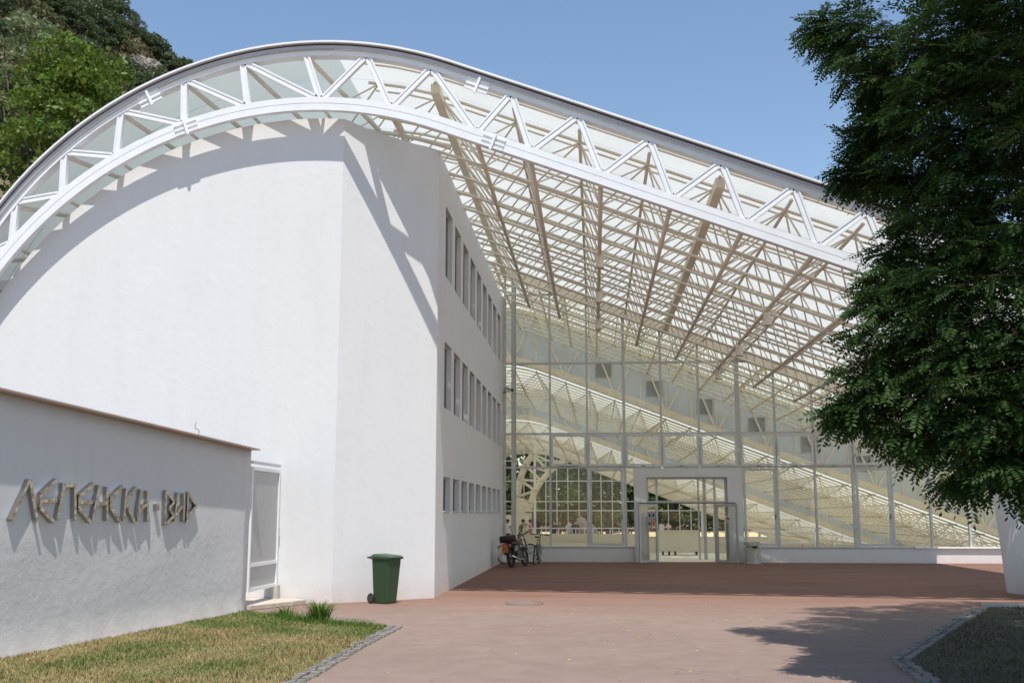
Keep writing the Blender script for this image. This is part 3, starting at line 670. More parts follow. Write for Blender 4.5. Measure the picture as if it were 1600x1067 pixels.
# portal and doors
px0, px1, ox0, ox1, oz = 1.38, 5.12, 1.80, 4.62, 2.94
MB().box(px0, ox0, FY - .25, FY + .22, 0, 3.25).box(ox1, px1, FY - .25, FY + .22, 0, 3.25).box(ox0, ox1, FY - .25, FY + .22, oz, 3.25).build('portal', 'plaster', fac)
yd = FY - .02
df = MB()
for x in (ox0 + .04, 2.17, 4.19, ox1 - .04): df.box(x - .035, x + .035, yd - .05, yd + .05, .0, oz - .002)
df.box(ox0 + .004, ox1 - .004, yd - .045, yd + .045, 2.04, 2.11).box(ox0 + .004, ox1 - .004, yd - .045, yd + .045, oz - .07, oz - .003); df.build('door_frame', 'alu', fac)
for a, b, za, zb in ((ox0 + .08, 2.13, .03, 2.04), (4.23, ox1 - .08, .03, 2.04), (ox0 + .08, 2.13, 2.11, oz - .07), (2.21, 4.15, 2.11, oz - .07), (4.23, ox1 - .08, 2.11, oz - .07)):
    MB().box(a, b, yd - .004, yd + .004, za, zb).build('pane', 'glass', fac)
MB().box(1.5, 4.88, FY - .34, FY - .27, 2.02, 2.06).build('door_track', 'alu_dark', fac)
def leaf(hx, hy, ex, ey, stick):
    p0, p1 = V((hx, hy, 0)), V((ex, ey, 0)); d = (p1 - p0).normalized(); L = (p1 - p0).length; q = lambda s, z: p0 + d * s + V((0, 0, z)); nrm = V((d.y, -d.x, 0))
    if nrm.y > 0: nrm = -nrm
    m_ = MB(); e = .075
    for s in (e / 2, L - e / 2): m_.beam(q(s, .02), q(s, 2.0), e, .05, nrm)
    for z in (.02 + e / 2, 2.0 - e / 2): m_.beam(q(e, z), q(L - e, z), e, .05, nrm)
    dr = m_.build('door', 'alu', fac)
    sub(MB().prism([q(e, .09), q(L - e, .09), q(L - e, 1.93), q(e, 1.93)], nrm * .008).build('pane', 'glass', dr), dr)
    hb = MB().tube(q(L - .16, .25) + nrm * .08, q(L - .16, 1.75) + nrm * .08, .016, 8)
    for z in (.35, 1.65): hb.tube(q(L - .16, z), q(L - .16, z) + nrm * .08, .014, 6)
    sub(hb.build('handle', 'alu_light', dr), dr)
    if stick == 0:
        for cx, cz, mt in ((.20, 1.62, 'sticker_grey'), (.38, 1.62, 'sticker_grey'), (.20, 1.34, 'sticker_orange'), (.38, 1.34, 'sticker_grey')):
            s_ = sub(MB().prism([q(cx - .08, cz - .12) , q(cx + .08, cz - .12), q(cx + .08, cz + .12), q(cx - .08, cz + .12)], nrm * .003).build('notice', mt, dr), dr)
            s_.location = nrm * .012
            pc = MB().prism([q(cx + .045 * math.cos(k * .7), cz + .06 * math.sin(k * .7)) for k in range(9)], nrm * .002); o = sub(pc.build('pictogram', 'ink' if mt != 'sticker_orange' else 'ink_red', dr), dr); o.location = nrm * .017
    else:
        cx, cz = L - .38, 1.5
        s_ = sub(MB().prism([q(cx - .075, cz - .10), q(cx + .075, cz - .10), q(cx + .075, cz + .09), q(cx - .075, cz + .09)], nrm * .003).build('notice', 'paper', dr), dr); s_.location = nrm * .012
        rg = MB(); c = q(cx, cz)
        ring = [c + d * (.055 * math.cos(k * math.pi / 8)) + V((0, 0, .055 * math.sin(k * math.pi / 8))) + nrm * .02 for k in range(17)]
        rg.path(ring, .008, 4); rg.beam(c - d * .04 + V((0, 0, .04)) + nrm * .02, c + d * .04 - V((0, 0, .04)) + nrm * .02, .012, .008, nrm); sub(rg.build('pictogram', 'ink_red', dr), dr)
        o = sub(MB().prism([q(cx - .03, cz - .02), q(cx + .03, cz - .02), q(cx + .035, cz + .015), q(cx + .01, cz + .03), q(cx - .03, cz + .01)], nrm * .002).build('pictogram', 'ink', dr), dr); o.location = nrm * .017
leaf(2.17, FY - .28, 1.50, FY - .80, 0); leaf(4.19, FY - .28, 4.87, FY - .80, 1)
# cctv
t = thing('security_camera', 'small security camera on a bracket where the glass meets the white wall', 'camera', (-3.1, FY - .1, 6.05))
MB().tube((-3.27, FY - .15, 6.0), (-3.05, FY - .25, 6.02), .02, 6).build('bracket', 'alu_dark', t)
MB().beam((-3.16, FY - .1, 6.16), (-2.93, FY - .42, 6.05), .12, .10, (0, 0, 1)).build('camera_body', 'alu_light', t)
MB().tube((-2.935, FY - .41, 6.052), (-2.90, FY - .46, 6.036), .045, 10).build('lens', 'black_plastic', t)
# litter bins of concrete
def litter(loc, r, h, label):
    t = thing('litter_bin', label, 'litter bin', loc)
    x, y, z = loc
    MB().lathe((x, y, 0), [(0, .0), (r + .02, 0), (r + .02, .045), (r, .05), (r * .98, h * .74), (r * .80, h * .745), (r * .8, h * .80), (r * .99, h * .805), (r * .99, h * .97), (r * .95, h), (r * .3, h)], 28).build('shell', 'concrete', t)
    MB().lathe((x, y, 0), [(r * .3, h - .001), (r * .28, h - .1), (0, h - .1)], 16).build('opening', 'black_plastic', t)
    MB().box(x - .03, x + .13, y - r - .006, y - r + .03, h * .70, h * .82).build('slot', 'black_plastic', t)
litter((5.33, 37.22, 0), .27, .73, 'grey concrete litter bin beside the entrance portal')
litter((8.93, 22.6, 0), .26, .80, 'concrete litter bin at the foot of the conical pier')
# ------------------------------------------------------------------ the hall behind the glass: three stepped roofs
Y2, Y3, Y4 = 58.0, 72.0, 95.0
DB, DC = -.95, -2.9
hall = thing('exhibition_hall', 'deep glazed hall with stepped translucent roofs on cream steel space frames', 'hall', (0, 60, 0))
XH = 24.5
for (ya, yb_, dz, n, xm) in ((FY + .1, Y2, DA, 7, -9.), (Y2, Y3, DB, 5, -11.), (Y3, Y4, DC, 8, -11.)):
    sheets(hall, ya, yb_, dz, XH, n, foot=0)
    space_frame(hall, ya + .3, yb_ - .25, dz, xm, XH - 1 if dz > -2 else 20., 'cream_steel', nsides=4)
def clerestory(y, dlow, dup, windows):
    t = hall
    lo = lambda x: prof_z(x, C1, .17) + dlow; up = lambda x: prof_z(x, C1, .17) + dup
    pa = prof(C1, -.08, XH, amin=-60, dz=dlow); pb = prof(C1, .28, XH, amin=-60, dz=dlow)
    MB().sweep(pa, pb, y - .26, y + .02).build('step_beam', 'cream_steel', t)
    pa = prof(C1, .2, XH, amin=-60, dz=dup); pb = prof(C1, .42, XH, amin=-60, dz=dup)
    MB().sweep(pa, pb, y - .2, y + .0).build('step_beam', 'cream_steel', t)
    for k in range(1, len(TN) - 1):
        xa, xb = TN[k], TN[k + 1]
        if xb > XH: break
        za, zb, zc, zd = lo(xa) + .09, lo(xb) + .09, up(xb) - .05, up(xa) - .05
        if k in windows:
            zl, zh = max(za, zb) + .35, max(za, zb) + 1.25; x_a, x_b = xa + .3, xb - .15
            m_ = MB()
            m_.prism([(xa + .01, y, za), (xb - .01, y, zb), (xb - .01, y, zl), (xa + .01, y, zl)], (0, .015, 0)).prism([(xa + .01, y, zh), (xb - .01, y, zh), (xb - .01, y, zc), (xa + .01, y, zd)], (0, .015, 0))
            m_.prism([(xa + .01, y, zl), (x_a, y, zl), (x_a, y, zh), (xa + .01, y, zh)], (0, .015, 0)).prism([(x_b, y, zl), (xb - .01, y, zl), (xb - .01, y, zh), (x_b, y, zh)], (0, .015, 0))
            m_.build('panel', 'polycarbonate_blue', t)
            wn = frame_rect(x_a, x_b, zl, zh, .05, y - .03, y + .03).build('vent_window', 'alu', t)
            MB().box(x_a + .05, x_b - .05, y - .003, y + .003, zl + .05, zh - .05).build('pane', 'vent_pane', wn)
        else:
            MB().prism([(xa + .01, y, za), (xb - .01, y, zb), (xb - .01, y, zc), (xa + .01, y, zd)], (0, .015, 0)).build('panel', 'polycarbonate_blue', t)
        MB().beam((xa, y - .06, za), (xa, y - .06, zd), .07, .08).build('stud', 'cream_steel', t)
        if k % 2: MB().beam((xa, y - .14, lo(xa)), (xb, y - .14, up(xb)), .10, .10).build('diagonal', 'cream_steel', t)
        else: MB().beam((xa, y - .14, up(xa)), (xb, y - .14, lo(xb)), .10, .10).build('diagonal', 'cream_steel', t)
clerestory(Y2, DB, DA, (10, 12, 14, 16, 18, 20))
clerestory(Y3, DC, DB, ())
# inner arch leg, far left
Ya = 88.
def arch_leg(y0, y1, outer, inner, name):
    t = thing(name[0], name[1], 'arch', (outer[0][0], y0, -.4))
    for nm_, c, s in (('outer_chord', outer, 1), ('inner_chord', inner, 1)):
        m_ = MB()
        for a, b in zip(c[:-1], c[1:]): m_.beam((a[0], (y0 + y1) / 2, a[1]), (b[0] + (b[0] - a[0]) * .04, (y0 + y1) / 2, b[1] + (b[1] - a[1]) * .04), .28, y1 - y0)
        m_.build(nm_, 'cream_steel', t)
    for i in range(2, len(outer)):
        MB().beam((outer[i][0], (y0 + y1) / 2, outer[i][1]), (inner[i][0], (y0 + y1) / 2, inner[i][1]), .12, .14).build('post', 'cream_steel', t)
        if i < len(outer) - 1: MB().beam((outer[i][0], (y0 + y1) / 2, outer[i][1]), (inner[i + 1][0], (y0 + y1) / 2, inner[i + 1][1]), .12, .14).build('diagonal', 'cream_steel', t)
    m_ = MB(); o_, i_ = outer, inner
    for k in range(2): m_.prism([(o_[k][0], y0 + .05, o_[k][1]), (i_[k][0], y0 + .05, i_[k][1]), (i_[k + 1][0], y0 + .05, i_[k + 1][1]), (o_[k + 1][0], y0 + .05, o_[k + 1][1])], (0, y1 - y0 - .1, 0))
    m_.build('foot_plate', 'cream_steel', t)
for y_, s_ in ((86.5, ('arch_leg', 'cream lattice arch leg curving up from the floor behind the glass')),):
    out_ = [(-6.45, -.4), (-6.5, 1.7), (-6.42, 3.0), (-6.2, 4.4), (-5.75, 5.6), (-5.1, 6.5), (-4.3, 7.15), (-3.4, 7.45), (-2.2, 7.4), (-.8, 7.0)]
    in_ = [(-5.5, -.4), (-5.5, 1.7), (-5.35, 2.5), (-4.95, 3.5), (-4.45, 4.3), (-3.8, 5.0), (-3.1, 5.6), (-2.3, 6.0), (-1.5, 6.1), (-.6, 5.9)]
    arch_leg(y_, y_ + .35, out_, in_, s_)
    o2 = [(a + .12, b) for a, b in out_]; i2 = [(a + .12, b) for a, b in in_]
    arch_leg(y_ + 1.6, y_ + 1.9, o2, i2, ('arch_leg', 'second cream lattice arch leg just behind the first one'))
# rear glazing grid
bw = thing('rear_glazing', 'white gridded rear window wall of the hall with trees outside', 'window wall', (0, Y4, 0))
zr = lambda x: prof_z(x, C1, .5) + DC
x = -12.2; i = 0
while x < 19:
    if zr(x) > -.2: MB().box(x - (.11 if i % 5 == 2 else .035), x + (.11 if i % 5 == 2 else .035), Y4 - .06, Y4 + .06, -.4, max(zr(x), -.3)).build('mullion', 'white_steel', bw)
    x += .98; i += 1
for z in (1.9, 2.7, 4.5, 6.3):
    xr = 19.0
    while zr(xr) < z: xr -= .1
    MB().box(-12.3, xr, Y4 - .05, Y4 + .05, z - .04, z + .04).build('transom', 'white_steel', bw)
MB().box(-12.3, 18.5, Y4 - .004, Y4 + .004, -.4, 2.0).build('pane', 'glass', bw)
# inside: parapet, railings, counter, posts, cone
par = thing('gallery_parapet', 'cream gallery parapet with white railing behind the glass left of the door', 'parapet', (-1, 45, 0))
MB().box(-3.0, 1.9, 45, 45.2, .012, .84).build('parapet_wall', 'cream_wall', par)
MB().box(-3.0, 1.9, 45.05, 45.12, 1.04, 1.09).build('top_rail', 'white_steel', par)
xx = -3.0
while xx < 1.9: MB().box(xx, xx + .04, 45.06, 45.10, .84, 1.04).build('baluster', 'white_steel', par); xx += .36
st = MB()
for k in range(5): st.box(-3.0 + .3 * k, 1.0 - .25 * k if k else 1.2, 43.2 + .3 * k, 43.5 + .3 * k, .012, .1 + .09 * k)
tag(st.build('steps', 'cream_wall'), 'cream steps rising to the gallery parapet', 'steps')
ct = thing('reception_counter', 'long cream reception counter seen through the open doors', 'counter', (3.4, 44, 0))
MB().box(2.58, 4.2, 43.9, 44.5, .16, .98).build('counter_body', 'cream_wall', ct, bevel=.01)
MB().box(2.56, 4.22, 43.87, 44.53, .981, 1.0).build('counter_top', 'cream_steel', ct)
for x in (2.7, 2.95, 3.2, 4.05): MB().box(x, x + .06, 43.98, 44.4, .012, .16).build('foot', 'black_plastic', ct)
tag(MB().prism([(2.60, 44.1, 1.0), (2.80, 44.1, 1.0), (2.80, 44.17, 1.24), (2.60, 44.17, 1.24)], (0, .01, 0)).build('notice_card', 'paper'), 'small white notice card propped on the reception counter', 'card')
MB().box(4.24, 5.2, 44.6, 44.75, .012, .42)
for i, x in enumerate((3.82, 4.02)):
    tag(MB().box(x, x + (.06, .11)[i], 40.3, 40.42, .012, 3.0).build('inner_post', 'alu'), ('slim', 'thicker')[i] + ' grey metal post standing inside the doorway', 'post')
def rail(name, label, pts, mids, base):
    t = thing(name, label, 'railing', base); MB().path(pts, .028, 8).build('rail_loop', 'white_steel', t, True)
    for a, b in mids: MB().tube(a, b, .02, 6).build('rail_bar', 'white_steel', t, True)
def loop(xa, xb, y, label):
    rail('guard_rail', label, [(xa, y, .0), (xa, y, .86), (xa + .08, y, .94), (xb - .08, y, .94), (xb, y, .86), (xb, y, .0)], [((xa, y, .5), (xb, y, .5))], (xa, y, 0))
loop(5.0, 7.15, 45, 'white tubular guard rail beside the concrete litter bin, nearer the door'); loop(7.3, 9.0, 45, 'white tubular guard rail next to the sloping handrail')
rail('hand_rail', 'white handrail sloping down to the right behind the glass', [(9.1, 45, 0), (9.1, 45, .92), (9.6, 45, .88), (12.6, 46, .05), (14, 46.4, -.35)], [((9.75, 45, 0), (9.75, 45, .84))], (9.1, 45, 0))
t = thing('traffic_cone', 'orange cone standing beyond the sloping handrail', 'cone', (8.95, 47.5, -.4))
MB().lathe((8.95, 47.5, -.4), [(0, .0), (.2, .0), (.2, .03), (.13, .04), (.03, .72), (0, .72)], 16).build('cone_body', 'orange_cone', t)
MB().lathe((8.95, 47.5, -.4), [(.1, .28), (.078, .44)], 16).build('cone_band', 'paper', t)
# rocky mound on display
bm = bmesh.new(); bmesh.ops.create_icosphere(bm, subdivisions=3, radius=1)
for v in bm.verts:
    q = math.sin(v.co.x * 5 + v.co.z * 3) * .12 + math.sin(v.co.y * 7 + v.co.x * 2) * .1
    v.co *= 1 + q; v.co.x *= 1.0; v.co.z = max(-.2, v.co.z) * 1.5
me = bpy.data.meshes.new('stone_mound'); bm.to_mesh(me); bm.free(); me.materials.append(M['rock_pink'])
o = link('stone_mound', me); o.location = (-.75, 68, -.2); tag(o, 'pinkish rocky mound on display beyond the railing', 'rock')
MB().box(-12.5, -6.7, 91.6, 91.9, -.4, 1.9)
tag(MB().box(-12.5, -5.6, 84.5, 84.8, -.4, 1.55).build('low_partition', 'cream_wall'), 'pale partition wall at the foot of the lattice arch', 'partition')

# ------------------------------------------------------------------ visitors
def person(x, y, z, rz, label, shirt, legs, stride=.12, bend=0., arm=.2, scale=1.0):
    P = {'pelvis': (0, 0, .95), 'waist': (0, -.01 * bend, 1.10), 'chest': (0, -.06 * bend, 1.32), 'neck': (0, -.10 * bend, 1.49), 'head': (0, -.13 * bend - .01, 1.60), 'top': (0, -.13 * bend - .01, 1.72)}
    idx = {}; vs = []; rad = []; ed = []
    def ad(k, p, r, fr=None):
        idx[k] = len(vs); vs.append(p); rad.append(r)
        if fr: ed.append((idx[fr], idx[k]))
    ad('pelvis', P['pelvis'], (.155, .115)); ad('waist', P['waist'], (.135, .10), 'pelvis'); ad('chest', P['chest'], (.165, .115), 'waist'); ad('neck', P['neck'], (.055, .055), 'chest')
    ad('head', P['head'], (.085, .10), 'neck'); ad('top', P['top'], (.06, .07), 'head')
    for s in (-1, 1):
        f = stride * s
        ad(f'hip{s}', (s * .09, 0, .88), (.095, .095), 'pelvis'); ad(f'knee{s}', (s * .10, -f * .8, .50), (.062, .065), f'hip{s}'); ad(f'ankle{s}', (s * .10, f * .5, .09), (.042, .045), f'knee{s}'); ad(f'toe{s}', (s * .11, f * .5 - .16, .035), (.04, .035), f'ankle{s}')
        ad(f'sh{s}', (s * .19, -.06 * bend, 1.40), (.06, .06), 'chest'); ad(f'el{s}', (s * .25, .03 + arm * s * .3, 1.13), (.045, .045), f'sh{s}'); ad(f'wr{s}', (s * .25, -.12 + arm * s * .5, .93), (.034, .034), f'el{s}'); ad(f'ha{s}', (s * .25, -.16 + arm * s * .5, .85), (.04, .025), f'wr{s}')
    me = bpy.data.meshes.new('person'); me.from_pydata(vs, ed, []); o = bpy.data.objects.new('person', me); col.objects.link(o)
    sk = o.modifiers.new('skin', 'SKIN')
    for i, r in enumerate(rad): me.skin_vertices[0].data[i].radius = r
    me.skin_vertices[0].data[0].use_root = True
    sb = o.modifiers.new('sub', 'SUBSURF'); sb.levels = 1; sb.render_levels = 1
    dg = bpy.context.evaluated_depsgraph_get(); m2 = bpy.data.meshes.new_from_object(o.evaluated_get(dg)); o.modifiers.clear(); o.data = m2
    m2.materials.clear()
    for k in ('skin', shirt, legs): m2.materials.append(M[k])
    for p in m2.polygons:
        c = p.center; p.use_smooth = True
        arm_ = abs(c.x) > .2
        p.material_index = 0 if c.z > 1.47 or (arm_ and c.z < 1.2) or c.z < (.55 if legs == 'shorts_tan' else .06) else (1 if c.z > .95 or arm_ else 2)
    hr = MB().lathe((0, P['top'][1] + .015, 1.60), [(.098, .0), (.108, .05), (.095, .11), (.06, .15), (.0, .165)], 14).build('hair', 'hair', o, True)
    o.location = (x, y, z); o.rotation_euler.z = rz; o.scale = (scale,) * 3
    return tag(o, label, 'person', 'visitors inside the hall')
pz = -.4
person(-5.25, 60, pz, .6, 'visitor in dark clothes at the far left pane, beside one in white', 'shirt_dark', 'trousers_blue', .1)
person(-4.95, 60.5, pz, 2.6, 'visitor in white shirt and tan shorts standing with back turned', 'shirt_white', 'shorts_tan', .1)
person(-4.2, 60, pz, 1.2, 'visitor in olive shirt leaning forward behind the parapet', 'shirt_olive', 'trousers_blue', .22, 1.4)
person(-3.65, 60.3, pz, -1.3, 'visitor in pink top and tan shorts walking behind the parapet', 'shirt_pink', 'shorts_tan', .25)
person(-2.35, 61, pz, .3, 'visitor in dark clothes right of the thick mullion by the railing', 'shirt_dark', 'trousers_blue', .1)
person(-2.05, 62, pz, 1.9, 'visitor in olive shirt near the rocky mound', 'shirt_olive', 'shorts_tan', .1)
person(-1.45, 62, pz, 3.0, 'visitor in white shirt in front of the rocky mound', 'shirt_white', 'trousers_blue', .1)
person(-1.15, 61.5, pz, .2, 'visitor in black in front of the rocky mound, next to one in white', 'shirt_dark', 'trousers_blue', .12)

# ------------------------------------------------------------------ bicycles and motorcycle
def wheel(t, y, r, tyre, spokes, mat='rubber', rim='chrome'):
    wl = MB().torus((0, y, r), r - tyre, tyre, 'x', 32, 8).build('wheel', mat, t, True)
    MB().torus((0, y, r), r - 2.1 * tyre, .012, 'x', 32, 6).build('rim', rim, wl, True)
    m_ = MB()
    for k in range(spokes):
        a = 2 * math.pi * k / spokes; m_.tube((.02 * (-1) ** k, y, r), (0, y + math.cos(a) * (r - 2.1 * tyre), r + math.sin(a) * (r - 2.1 * tyre)), .003 if spokes > 12 else .011, 4, caps=False)
    m_.lathe((0, y, r), [(0, -.045), (.025, -.045), (.025, .045), (0, .045)], 12, 'x'); m_.build('spokes', rim, wl)
    return wl
def bicycle(loc, rz, tilt, label, colr, steer=0.):
    t = thing('bicycle', label, 'bicycle', loc, local=True); t.rotation_euler = (0, tilt, rz)    # front towards +y
    r = .335; wheel(t, -.52, r, .022, 20); wheel(t, .54, r, .022, 20)
    bb, st_, hd, hl = (0, -.08, .29), (0, -.24, .80), (0, .32, .84), (0, .37, .68)
    m_ = MB(); m_.tube(bb, st_, .017, 8).tube(st_, hd, .016, 8).tube(bb, hl, .019, 8).tube(hd, hl, .02, 8)
    for s in (-.05, .05): m_.tube(bb, (s, -.52, r), .010, 6).tube((0, -.225, .76), (s, -.52, r), .009, 6)
    m_.build('frame', colr, t, True)
    m_ = MB()
    for s in (-.055, .055): m_.path([(s * .8, .385, .66), (s, .45, .5), (s, .54, r)], .013, 6)
    m_.tube((-.05, .385, .66), (.05, .385, .66), .018, 6); m_.build('fork', 'alu_light', t, True)
    m_ = MB(); m_.tube(hd, (0, .29, .97), .014, 8); m_.path([(-.30, .22, .98), (-.12, .29, .985), (0, .30, .98), (.12, .29, .985), (.30, .22, .98)], .013, 8); m_.build('handlebar', 'black_plastic', t, True)
    for s in (-1, 1): MB().tube((s * .21, .255, .982), (s * .32, .21, .98), .019, 8).build('grip', 'rubber', t, True)
    MB().tube(st_, (0, -.265, .90), .014, 8).build('seat_post', 'chrome', t, True)
    m_ = MB().hexa([(-.08, -.42, .89), (.08, -.42, .89), (.02, -.13, .89), (-.02, -.13, .89), (-.085, -.42, .945), (.085, -.42, .945), (.02, -.12, .93), (-.02, -.12, .93)]); m_.build('saddle', 'black_plastic', t, bevel=.015)
    m_ = MB().lathe((.05, -.08, .29), [(0, -.004), (.09, -.004), (.09, .004), (0, .004)], 20, 'x'); m_.tube((.06, -.08, .29), (.08, .03, .16), .009, 6).tube((-.06, -.08, .29), (-.08, -.19, .42), .009, 6); m_.build('crank', 'engine_grey', t)
    for p_ in ((.125, .03, .16), (-.125, -.19, .42)): MB().box(p_[0] - .045, p_[0] + .045, p_[1] - .03, p_[1] + .03, p_[2] - .01, p_[2] + .01).build('pedal', 'black_plastic', t)
    return t
bicycle((-1.97, 35.9, 0), R_(-5), R_(5), 'grey bicycle leaning upright by the glass, seen from behind', 'alu_dark')
bicycle((-2.62, 36.4, 0), R_(-52), R_(-7), 'dark bicycle half hidden behind the motorcycle', 'black_plastic')
t = thing('motorcycle', 'small dark red motorcycle with orange plate parked by the white wall', 'motorcycle', (-2.45, 34.2, 0), local=True); t.rotation_euler = (0, R_(-7), R_(-17))
wheel(t, -.58, .29, .05, 8, rim='engine_grey'); wheel(t, .62, .30, .045, 8, rim='engine_grey')
m_ = MB(); m_.path([(0, .42, .92), (0, .28, .66), (0, .12, .32), (0, -.25, .34), (0, -.32, .66), (0, -.72, .74)], .028, 8).tube((0, .36, .80), (0, -.32, .66), .028, 8)
for s in (-.09, .09): m_.tube((s, -.2, .34), (s, -.58, .29), .022, 6).tube((s, -.35, .68), (s, -.56, .32), .022, 6)
m_.build('frame', 'engine_grey', t, True)
m_ = MB()
for s in (-.08, .08): m_.tube((s, .40, .90), (s, .62, .30), .022, 8)
m_.build('fork', 'chrome', t, True)
MB().box(-.11, .11, -.18, .16, .24, .50).lathe((0, .12, .44), [(0, -.1), (.09, -.1), (.09, .1), (0, .1)], 12, 'x').build('engine', 'engine_grey', t, bevel=.02)
MB().hexa([(-.10, -.16, .66), (.10, -.16, .66), (.09, .34, .70), (-.09, .34, .70), (-.11, -.14, .82), (.11, -.14, .82), (.10, .28, .90), (-.10, .28, .90)]).build('fuel_tank', 'dark_red', t, bevel=.04)
MB().hexa([(-.11, -.66, .72), (.11, -.66, .72), (.10, -.14, .70), (-.10, -.14, .70), (-.12, -.70, .82), (.12, -.70, .82), (.10, -.12, .79), (-.10, -.12, .79)]).build('seat', 'black_plastic', t, bevel=.03)
MB().tube((-.24, -.66, .90), (.24, -.66, .90), .11, 14).build('rolled_bag', 'maroon_bag', t, True)
m_ = MB()
for k in range(8):
    a0, a1 = R_(20 + 18 * k), R_(38 + 18 * k); m_.add([(-.07, -.58 - .36 * math.cos(a0), .29 + .36 * math.sin(a0)), (.07, -.58 - .36 * math.cos(a0), .29 + .36 * math.sin(a0)), (.07, -.58 - .36 * math.cos(a1), .29 + .36 * math.sin(a1)), (-.07, -.58 - .36 * math.cos(a1), .29 + .36 * math.sin(a1))], [(0, 1, 2, 3)])
m_.build('rear_mudguard', 'dark_red', t)
MB().box(-.10, .10, -.985, -.97, .48, .68).build('number_plate', 'orange_plate', t); MB().box(-.06, .06, -.97, -.92, .71, .77).build('tail_light', 'ink_red', t)
for s in (-1, 1): MB().tube((s * .16, -.90, .70), (s * .12, -.84, .70), .03, 8).build('indicator', 'orange_cone', t)
m_ = MB().path([(-.36, .22, 1.06), (-.24, .32, 1.07), (-.06, .40, .98), (.06, .40, .98), (.24, .32, 1.07), (.36, .22, 1.06)], .014, 8); m_.build('handlebar', 'chrome', t, True)
for s in (-1, 1):
    MB().tube((s * .27, .30, 1.07), (s * .38, .2, 1.06), .02, 8).build('grip', 'rubber', t, True)
    mr_ = MB().tube((s * .2, .34, 1.06), (s * .27, .36, 1.27), .007, 6).build('mirror', 'black_plastic', t); MB().lathe((s * .27, .36, 1.30), [(0, -.012), (.055, -.012), (.055, .012), (0, .012)], 14, 'y').build('mirror_glass', 'chrome', mr_)
MB().lathe((0, .50, .88), [(0, .09), (.08, .07), (.085, 0), (.04, -.08), (0, -.09)], 16, 'y').build('headlight', 'chrome', t, True)
m_ = MB().path([(.12, .14, .36), (.14, .10, .24), (.15, -.2, .22), (.16, -.85, .36)], [.02, .022, .035, .042], 10); m_.build('exhaust', 'chrome', t, True)
MB().tube((-.12, -.1, .26), (-.26, -.14, .02), .012, 6).build('side_stand', 'iron', t)
m_ = MB()
for k in range(6):
    a0, a1 = R_(40 + 18 * k), R_(58 + 18 * k); m_.add([(-.055, .62 + .345 * math.cos(a0), .30 + .345 * math.sin(a0)), (.055, .62 + .345 * math.cos(a0), .30 + .345 * math.sin(a0)), (.055, .62 + .345 * math.cos(a1), .30 + .345 * math.sin(a1)), (-.055, .62 + .345 * math.cos(a1), .30 + .345 * math.sin(a1))], [(0, 1, 2, 3)])
m_.build('front_mudguard', 'dark_red', t)

# ------------------------------------------------------------------ vegetation
def rand_rot(n):
    q = rng.normal(size=(n, 4)); q /= np.linalg.norm(q, axis=1)[:, None]; w_, x, y, z = q.T
    return np.stack([np.stack([1 - 2 * (y * y + z * z), 2 * (x * y - z * w_), 2 * (x * z + y * w_)], 1), np.stack([2 * (x * y + z * w_), 1 - 2 * (x * x + z * z), 2 * (y * z - x * w_)], 1), np.stack([2 * (x * z - y * w_), 2 * (y * z + x * w_), 1 - 2 * (x * x + y * y)], 1)], 1)
def leaf_cloud(clumps, per_area, size):
    P = []
    for cx, cy, cz, rx, ry, rz in clumps:
        n = max(20, int(per_area * (rx * ry + ry * rz + rx * rz) * 1.33)); d = rng.normal(size=(n, 3)); d /= np.linalg.norm(d, axis=1)[:, None]
        d[:, 2] = np.where(d[:, 2] < -.35, -d[:, 2] * .6, d[:, 2])
        r = rng.uniform(.5, 1.08, n) ** .6; P.append(np.array([cx, cy, cz]) + d * r[:, None] * np.array([rx, ry, rz]))
    P = np.concatenate(P); n = len(P); s = size * rng.uniform(.6, 1.25, n)
    q = np.array([[-1, 0, 0], [0, -.55, .12], [1, 0, 0], [0, .55, .12]]); Rm = rand_rot(n)
    return P[:, None, :] + np.einsum('nij,kj->nki', Rm, q) * s[:, None, None]
def clumps_for(h, rx, n, base=.3, asp=1.0):
    out = []
    for i in range(n):
        u = (i + .5) / n; a = i * 2.4 + rng.uniform(-.4, .4); z = base + (1 - base) * u
        rr = rx * math.sin(math.pi * (.18 + .78 * u)) ** .7 * rng.uniform(.55, .85); cr = rx * rng.uniform(.28, .46)
        out.append((rr * math.cos(a), rr * math.sin(a) * asp, h * z - cr * .5, cr, cr, cr * .8))
    return out
def make_tree(name, h, rx, n, size, dens, mat, label, cat, group=None, base=.3, trunk=.2):
    t = thing(name, label, cat, (0, 0, 0), group, local=True); cl = clumps_for(h, rx, n, base)
    me = np_mesh('crown', leaf_cloud(cl, dens, size), 4, mat); link('crown', me, t)
    m_ = MB().path([(0, 0, -1), (.05 * h * .1, 0, h * .25), (-.03 * h * .2, .02 * h, h * .55), (0, 0, h * .85)], [trunk, trunk * .8, trunk * .5, trunk * .15], 10)
    for c in cl[::2]: m_.path([(0, 0, h * .25 + c[2] * .25), (c[0] * .5, c[1] * .5, c[2] * .8), (c[0], c[1], c[2])], [trunk * .4, trunk * .22, trunk * .08], 6)
    m_.build('trunk', 'bark', t, True); return t
